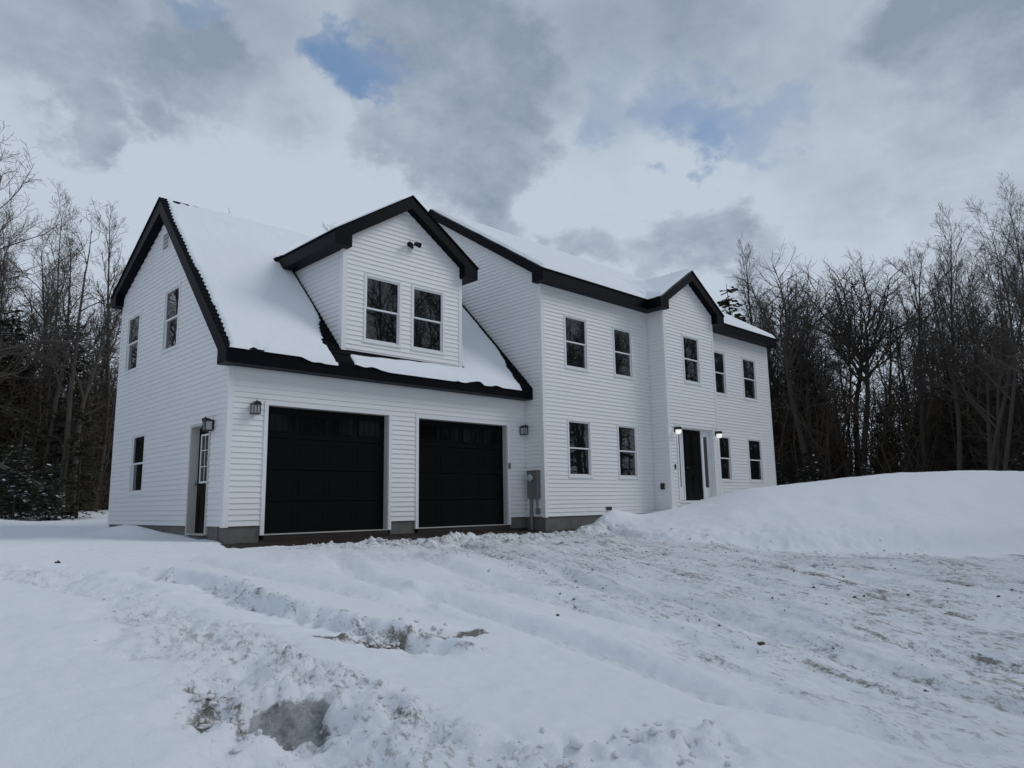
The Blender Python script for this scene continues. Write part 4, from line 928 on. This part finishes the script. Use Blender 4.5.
def conifer(seed, H, r0, base=.12, width=.20, whorls=24, per=6, droop=.25, size=.34, gap=.15, snow=0.0):
    r = np.random.default_rng(seed); trunk = TB(); crown = TB(); sn = TB(); wood = TB()
    P = limb(r, np.array([0, 0, -.2]), np.array([0, 0, 1.]), H+.2, 8, .012, .02); trunk.tube(P, np.linspace(r0, .012, 9), 7)
    Q = []; S = []
    for w in range(whorls):
        t = base+(1-base)*(w+r.uniform(-.3, .3))/whorls; t = min(max(t, base), .985); z = t*H
        Lmax = H*width*(1-t)**.75*(1 if t > base+.08 else .8)+.12
        px = np.array([np.interp(z, P[:, 2], P[:, 0]), np.interp(z, P[:, 2], P[:, 1]), z])
        for k in range(per):
            if r.random() < gap: continue
            az = r.uniform(0, 6.28); L_ = Lmax*r.uniform(.6, 1.12); el = r.uniform(-.05, .35)
            d = np.array([math.cos(az), math.sin(az), el]); n = max(3, int(L_/(size*.42)))
            tt = (np.arange(n)+.6)/n; pts = px+d*L_*tt[:, None]; pts[:, 2] -= droop*L_*tt**2
            wood.tube(np.array([px, pts[n//2], pts[-1]]), np.array([.018+.01*L_/2, .012, .004]), 3)
            for rep in range(3):
                side = unit(np.cross(d, [0, 0, 1])); m_ = n
                a = r.uniform(-1.1, 1.1, m_); ln = size*r.uniform(.55, 1.15, m_)*(1.1-.5*tt); wd = ln*r.uniform(.16, .34, m_)
                dirv = d[None, :]*np.cos(a)[:, None]+side[None, :]*np.sin(a)[:, None]; dirv[:, 2] += r.uniform(-.45, .12, m_); dirv /= np.linalg.norm(dirv, axis=1)[:, None]
                wv = np.cross(dirv, np.array([0, 0, 1.])+r.normal(0, .35, (m_, 3))); wv /= np.linalg.norm(wv, axis=1)[:, None]+1e-9
                c = pts+r.normal(0, .05*size/.34, (m_, 3))
                q = np.stack([c-wv*wd[:, None]*.35, c+dirv*ln[:, None]*.55-wv*wd[:, None], c+dirv*ln[:, None], c+dirv*ln[:, None]*.5+wv*wd[:, None]], 1); Q.append(q)
                if snow:
                    kk = r.random(m_) < snow*(.6 if t < .8 else .4)*.6; S.append(q[kk]+np.array([0, 0, .018]))
    crown.quads(np.concatenate(Q))
    if snow: sn.quads(np.concatenate(S))
    return trunk, crown, wood, (sn if snow else None)
protos = {}
def proto(key, parts, name, top_name='crown'):
    protos[key] = (name, parts)
def spawn(key, x, y, label, group=None, rz=0., s=1., cat='tree', tilt=(0, 0), sink=.0):
    name, parts = protos[key]
    e = empty(name, (x, y, gz(x, y)-sink), rz); e.scale = (s, s, s); e.rotation_euler = (tilt[0], tilt[1], rz)
    tag(e, label, cat, group)
    for nm, me in parts:
        o = bpy.data.objects.new(nm, me); COL.objects.link(o); o.parent = e
        if nm == 'snow_dusting': o['kind'] = 'stuff'
    return e
def as_proto(key, name, builders):
    parts = []
    for nm, tb, m_ in builders:
        if tb is None or not tb.V: continue
        o = tb.build(nm, m_, None, smooth=(m_ not in (M['needle'], M['needle2'], M['treesnow']))); parts.append((nm, o.data)); bpy.data.objects.remove(o)
    protos[key] = (name, parts)
def bt(key, *a, m_=None, name='bare_tree', **k):
    t, c = bare_tree(*a, **k); as_proto(key, name, [('trunk', t, m_ or M['bark']), ('crown', c, M['twig'])])
def cf(key, *a, name='conifer', nm_=None, **k):
    t, c, w, s = conifer(*a, **k)
    w.V += t.V; w.F += [f+w.n for f in t.F]; w.n += t.n
    as_proto(key, name, [('trunk', w, M['bark']), ('crown', c, nm_ or M['needle']), ('snow_dusting', s, M['treesnow'])])
bt('oak', 11, 14.6, .21, clear=.52, ang=(25, 62), reach=.42, nb=10, fork=.62, wig=.14, up=.07, twigs=1.35)
bt('oak2', 12, 14.4, .19, clear=.42, ang=(30, 62), reach=.40, nb=13, wig=.13, up=.07, lean=(-.04, .0), twigs=1.3)
bt('multi', 13, 14.2, .15, clear=.30, ang=(22, 50), reach=.40, nb=13, stems=4, wig=.11, up=.07, twigs=1.25)
bt('maple', 14, 14.0, .15, clear=.38, ang=(18, 42), reach=.30, nb=18, wig=.09, up=.09, twigs=1.25)
bt('poplar', 15, 14.5, .13, clear=.45, ang=(16, 34), reach=.22, nb=20, wig=.07, up=.10)
bt('crook', 16, 11.5, .15, clear=.32, ang=(30, 70), reach=.38, nb=12, wig=.17, up=.05, stems=2, twigs=1.25)
bt('pole', 17, 12.5, .085, clear=.50, ang=(18, 40), reach=.17, nb=15, wig=.09, up=.08)
bt('twin', 18, 14.0, .14, clear=.38, ang=(16, 36), reach=.27, nb=15, stems=2, wig=.08, up=.10, twigs=1.25)
bt('wide', 19, 12.5, .17, clear=.28, ang=(35, 75), reach=.46, nb=13, wig=.15, up=.06, twigs=1.1)
bt('sapling', 20, 6.0, .035, clear=.25, ang=(25, 55), reach=.28, nb=10, wig=.12, up=.06, twigs=.8, name='bare_sapling')
cf('pine', 31, 12, .16, base=.30, width=.20, whorls=20, per=6, droop=.15, size=.52, gap=.25)
cf('hemlock', 32, 9, .13, base=.10, width=.23, whorls=26, per=6, droop=.35, size=.42, gap=.22)
cf('hemlock2', 33, 6, .09, base=.04, width=.27, whorls=22, per=6, droop=.35, size=.36, gap=.2, nm_=M['needle2'])
cf('spruce', 34, 2.5, .04, base=.03, width=.36, whorls=15, per=8, droop=.35, size=.20, gap=.08, snow=.42, name='young_spruce')
cf('spruce2', 35, 2.2, .04, base=.03, width=.42, whorls=13, per=8, droop=.45, size=.20, gap=.1, snow=.30, name='young_spruce')

# trees that stand out, right of the house
spawn('oak', 32.8, 3.7, 'bare tree with a broad spreading fan of limbs just right of the house', rz=.6, s=.87)
spawn('oak2', 34.6, -1.2, 'tall bare tree whose long limb reaches left toward the fan-shaped tree', rz=2.4, s=.82)
spawn('multi', 30.0, -5.2, 'clump of tall leaning bare trunks sharing the largest crown on the right', rz=1.0, s=.93)
spawn('wide', 23.4, -8.9, 'nearest bare tree at the right picture edge with crooked dark limbs', rz=2.0, s=.67)
spawn('poplar', 35.6, 7.1, 'slender pale-twigged tree rising close behind the right end of the roof', rz=.3, s=1.05)
spawn('pine', 33.2, 7.4, 'dark pine tip showing above the right end of the snowy roof', rz=0, s=1.08)
spawn('hemlock', 35.4, 4.6, 'dark evergreen clump wrapped round the trunk of the fan-shaped tree', rz=1., s=1.06)
spawn('hemlock', 34.6, -3.1, 'dark evergreen standing behind the leaning trunks on the right', rz=2., s=.86)
spawn('pine', 37.0, -5.6, 'dark ragged evergreen low at the far right behind the near tree', rz=3., s=.62)
spawn('maple', 32.2, -3.4, 'tall upright bare tree just left of the leaning trunks', rz=1.3, s=.86)
spawn('twin', 28.6, -7.2, 'twin-stemmed bare tree between the leaning trunks and the right edge', rz=.4, s=.86)
spawn('oak', 35.2, 1.9, 'broad bare tree filling the dip right of the fan-shaped tree', rz=3.6, s=.86)
spawn('wide', 36.8, .7, 'wide low-branched bare tree behind the dip in the right treeline', rz=5.0, s=.84)
spawn('oak', 38.6, 3.4, 'round-crowned bare tree set back between the fan-shaped tree and the house', rz=1.9, s=.92)
# left of the house
spawn('wide', -2.9, 10.6, 'big bare tree cut by the left edge with long limbs reaching right', rz=.9, s=.78)
spawn('twin', .9, 20.1, 'tall bare tree with two close upright stems left of the house', rz=.8, s=.88)
spawn('crook', 1.9, 17.6, 'crooked bare tree with tangled limbs beside the garage gable', rz=1.7, s=.98)
spawn('poplar', 3.6, 21.5, 'tall narrow bare tree just left of the garage eave', rz=2.2, s=.86)
spawn('pole', 4.9, 23.3, 'thin pole tree peeking over the rear slope of the garage roof', rz=1.2, s=1.05)
spawn('pine', .6, 22.6, 'dark pine between the big left tree and the twin-stemmed tree', rz=.5, s=.72)
spawn('hemlock', 1.9, 19.4, 'dark evergreen at the foot of the crooked tree left of the garage', rz=1.5, s=.86)
spawn('hemlock', -.6, 20.6, 'dark evergreen at the far left edge of the woods', rz=2.5, s=.80)
spawn('spruce', -.35, 15.4, 'small snow-dusted spruce at the left edge of the snow field', rz=.4, s=1.0, cat='spruce')
spawn('spruce2', .55, 14.9, 'low snow-dusted spruce between the larger little spruce and the garage', rz=1.4, s=.85, cat='spruce')
spawn('hemlock2', -.2, 16.4, 'olive-brown evergreen bush behind the snow-dusted spruces', rz=1.2, s=.62)
spawn('hemlock2', 1.6, 15.9, 'olive-brown evergreen bush close against the garage corner', rz=2.9, s=.66)
spawn('spruce', 31.2, 4.7, 'snow-dusted spruce directly beside the right house corner', rz=.2, s=.90, cat='spruce')
spawn('spruce2', 30.9, 2.9, 'wide snow-dusted spruce second from the right house corner', rz=2.2, s=1.2, cat='spruce')
spawn('spruce', 31.8, .4, 'snow-dusted spruce behind the low left part of the snow bank', rz=3.2, s=.80, cat='spruce')
spawn('spruce2', 30.4, -6.5, 'snow-dusted spruce above the snow bank near the right edge', rz=4.2, s=1.15, cat='spruce')
# peeking over the roofs
spawn('poplar', 13.6, 30.7, 'treetop twigs showing over the garage ridge left of the dormer', rz=.2, s=1.20)
spawn('maple', 21.4, 29.4, 'treetop twigs showing over the left slope of the dormer roof', rz=1.2, s=1.20)

# ---- the rest of the woods: repeats nothing tells apart
EDGE = np.array([(-34, 22), (-14, 23), (-4, 22.5), (3, 21.5), (9, 25), (17, 25), (25, 18), (31, 10), (34.2, 2), (34.5, -5), (33, -10), (37, -18), (44, -27)], float)
cumE = np.concatenate([[0], np.cumsum(np.hypot(*np.diff(EDGE, axis=0).T))])
def edge_pt(t, off):
    L_ = t*cumE[-1]; x = np.interp(L_, cumE, EDGE[:, 0]); y = np.interp(L_, cumE, EDGE[:, 1])
    x2 = np.interp(L_+.5, cumE, EDGE[:, 0]); y2 = np.interp(L_+.5, cumE, EDGE[:, 1]); d = np.array([x2-x, y2-y]); d = d/(np.linalg.norm(d)+1e-9)
    return x-d[1]*off, y+d[0]*off
def edge_t(u, v):
    """spread along the edge: most of the trees where the lot looks into the woods"""
    L_ = cumE/cumE[-1]
    at = lambda i: float(np.interp(i, np.arange(len(L_)), L_))
    a, b = (at(6.3), at(10.6)) if u < .50 else (at(1.6), at(4.2)) if u < .80 else (0., 1.)
    return a+(b-a)*v
rt = random.Random(8)
G_L = 'one of the many thin bare trees crowding the woods'
kinds = ['pole', 'maple', 'poplar', 'crook', 'pole', 'twin', 'pole', 'oak2', 'sapling']
n_ = 0
while n_ < 185:
    t = edge_t(rt.random(), rt.random()); off = rt.expovariate(1/9.); x, y = edge_pt(t, off+.8)
    if off > 34: continue
    k = rt.choice(kinds); s = rt.uniform(.60, .88)
    if x > 25: s *= 1.04
    spawn(k, float(x), float(y), G_L, 'bare woodland trees', rz=rt.uniform(0, 6.28), s=s if k != 'sapling' else rt.uniform(.8, 1.3)); n_ += 1
for k_ in range(16):                                           # the stretch seen right beside the house
    L_ = cumE/cumE[-1]; t = float(np.interp(7.2+1.5*rt.random(), np.arange(len(L_)), L_)); x, y = edge_pt(t, rt.uniform(2, 14))
    spawn(rt.choice(['maple', 'crook', 'oak2', 'twin', 'poplar']), float(x), float(y), G_L, 'bare woodland trees', rz=rt.uniform(0, 6.28), s=rt.uniform(.72, .95))
n_ = 0
while n_ < 120:
    t = edge_t(rt.random(), rt.random()); off = 1.5+rt.expovariate(1/9.); x, y = edge_pt(t, off)
    if off > 24: continue
    k = rt.choice(['hemlock', 'hemlock2', 'hemlock2', 'hemlock']); s = rt.uniform(.45, .80) if k == 'hemlock' else rt.uniform(.65, 1.05)
    spawn(k, float(x), float(y), 'one of the dark evergreens filling the lower woods', 'dark woodland evergreens', rz=rt.uniform(0, 6.28), s=s); n_ += 1
# woods across the lot, behind the viewer: what the window panes reflect
for k_ in range(64):
    x = rt.uniform(9, 66); y = -20-rt.expovariate(1/7.)-.10*max(0, x-20)
    spawn(rt.choice(['maple', 'twin', 'oak2', 'poplar', 'hemlock', 'crook', 'hemlock']), x, y, 'one of the trees across the lot mirrored in the panes', 'trees across the lot', rz=rt.uniform(0, 6.28), s=rt.uniform(1.05, 1.45))

# deeper woods behind the edge and dead brush along it: each reads as one brown-grey mass
class Scatter:
    """copies of a few small tube models merged into one mesh"""
    def __init__(s): s.V = []; s.F = []; s.n = 0
    def add(s, V, F_, x, y, z, rz, sc, tx=0., ty=0.):
        c, si = math.cos(rz), math.sin(rz); W_ = V*sc; W_ = np.stack([W_[:, 0]*c-W_[:, 1]*si+tx*W_[:, 2], W_[:, 0]*si+W_[:, 1]*c+ty*W_[:, 2], W_[:, 2]], -1)+np.array([x, y, z])
        s.V.append(W_); s.F.append(F_+s.n); s.n += len(V)
def far_tree(r):
    tb = TB(); h = 10.
    P = limb(r, np.array([0, 0, -.3]), np.array([0, 0, 1.]), h, 5, .05, .02); tb.tube(P, np.linspace(r.uniform(.09, .15), .02, 6), 4)
    for k in range(30):
        t = .06+.92*r.random(); i = min(int(t*5), 4); q = P[i]+(P[i+1]-P[i])*(t*5-i); az = r.uniform(0, 6.28); L_ = h*r.uniform(.10, .26)*(1.2-t*.7)
        d_ = unit(np.array([math.cos(az), math.sin(az), r.uniform(.2, 1.3)])); P2 = limb(r, q, d_, L_, 3, .18, .06); tb.tube(P2, np.linspace(.026, .013, 4), 3)
        for j in range(5):
            i2 = r.integers(1, 4); d3 = unit(d_+r.normal(0, .6, 3)); P3 = limb(r, P2[i2], d3, L_*r.uniform(.25, .55), 2, .2, .06); tb.tube(P3, np.linspace(.015, .011, 3), 3)
    return np.concatenate(tb.V), np.concatenate(tb.F)
def whip(r):
    tb = TB(); h = 3.
    P = limb(r, np.array([0, 0, -.1]), unit(np.array([r.normal(0, .15), r.normal(0, .15), 1.])), h, 4, .10, .02); tb.tube(P, np.linspace(.022, .006, 5), 3)
    for k in range(12):
        i = r.integers(0, 4); q = P[i]+(P[i+1]-P[i])*r.random(); az = r.uniform(0, 6.28); L_ = h*r.uniform(.12, .36)
        P2 = limb(r, q, np.array([math.cos(az), math.sin(az), r.uniform(.1, 1.2)]), L_, 2, .22, .05); tb.tube(P2, np.linspace(.010, .005, 3), 3)
    return np.concatenate(tb.V), np.concatenate(tb.F)
rw = np.random.default_rng(5); fts = [far_tree(rw) for _ in range(12)]; whs = [whip(rw) for _ in range(16)]
sc_ = Scatter()
for k_ in range(900):
    x, y = edge_pt(edge_t(rw.random(), rw.random()), 7+50*rw.random()**1.2)
    V_, F_ = fts[rw.integers(12)]; sc_.add(V_, F_, x, y, float(soil(np.array(x), np.array(y)))+(.4 if x < 10 else .1), rw.uniform(0, 6.28), rw.uniform(.62, 1.2), rw.normal(0, .04), rw.normal(0, .04))
o = raw_mesh('deep_woods', np.concatenate(sc_.V), np.concatenate(sc_.F), M['brush']); tag(o, 'brown-grey mass of bare trunks and twigs deep in the woods', 'woods', None, 'stuff')
sc_ = Scatter(); cnt = 0
while cnt < 8500:
    off = rw.exponential(8.0)
    if off > 36: continue
    x, y = edge_pt(edge_t(rw.random(), rw.random()), off-.6); big = rw.random() < .28
    V_, F_ = whs[rw.integers(16)]; sc_.add(V_, F_, x, y, float(soil(np.array(x), np.array(y)))+.05+(.30 if x < 8 else 0), rw.uniform(0, 6.28), rw.uniform(1.3, 2.6) if big else rw.uniform(.3, 1.1)*(1+.06*off), rw.normal(0, .12), rw.normal(0, .12)); cnt += 1
o = raw_mesh('undergrowth', np.concatenate(sc_.V), np.concatenate(sc_.F), M['brush']); tag(o, 'tangled brown brush and whips filling the edge of the woods', 'undergrowth', None, 'stuff')
# a pale fallen trunk propped in the brush on the left
mb = MB(); mb.tube([(-1.6, 17.0, 2.9), (-.5, 17.2, 2.1), (.7, 17.3, 1.45), (1.4, 17.6, .3)], [.05, .07, .08, .09], 8); e = empty('fallen_trunk', (1.4, 17.6, .3)); o = mb.build('trunk', M['barkpale']); o.parent = e; o.location = (-1.4, -17.6, -.3)
mb = MB(); mb.tube([(-.5, 17.2, 2.1), (-.2, 17.4, 2.6), (.3, 17.5, 2.8)], [.03, .02, .008], 6); o = mb.build('branch', M['barkpale']); o.parent = e; o.location = (-1.4, -17.6, -.3)
tag(e, 'pale leaning dead trunk propped in the brush at the left edge', 'dead tree')

# ------------------------------------------------------------------ render settings
scene.render.engine = 'CYCLES'
scene.cycles.max_bounces = 6; scene.cycles.diffuse_bounces = 3; scene.cycles.glossy_bounces = 3; scene.cycles.transparent_max_bounces = 4
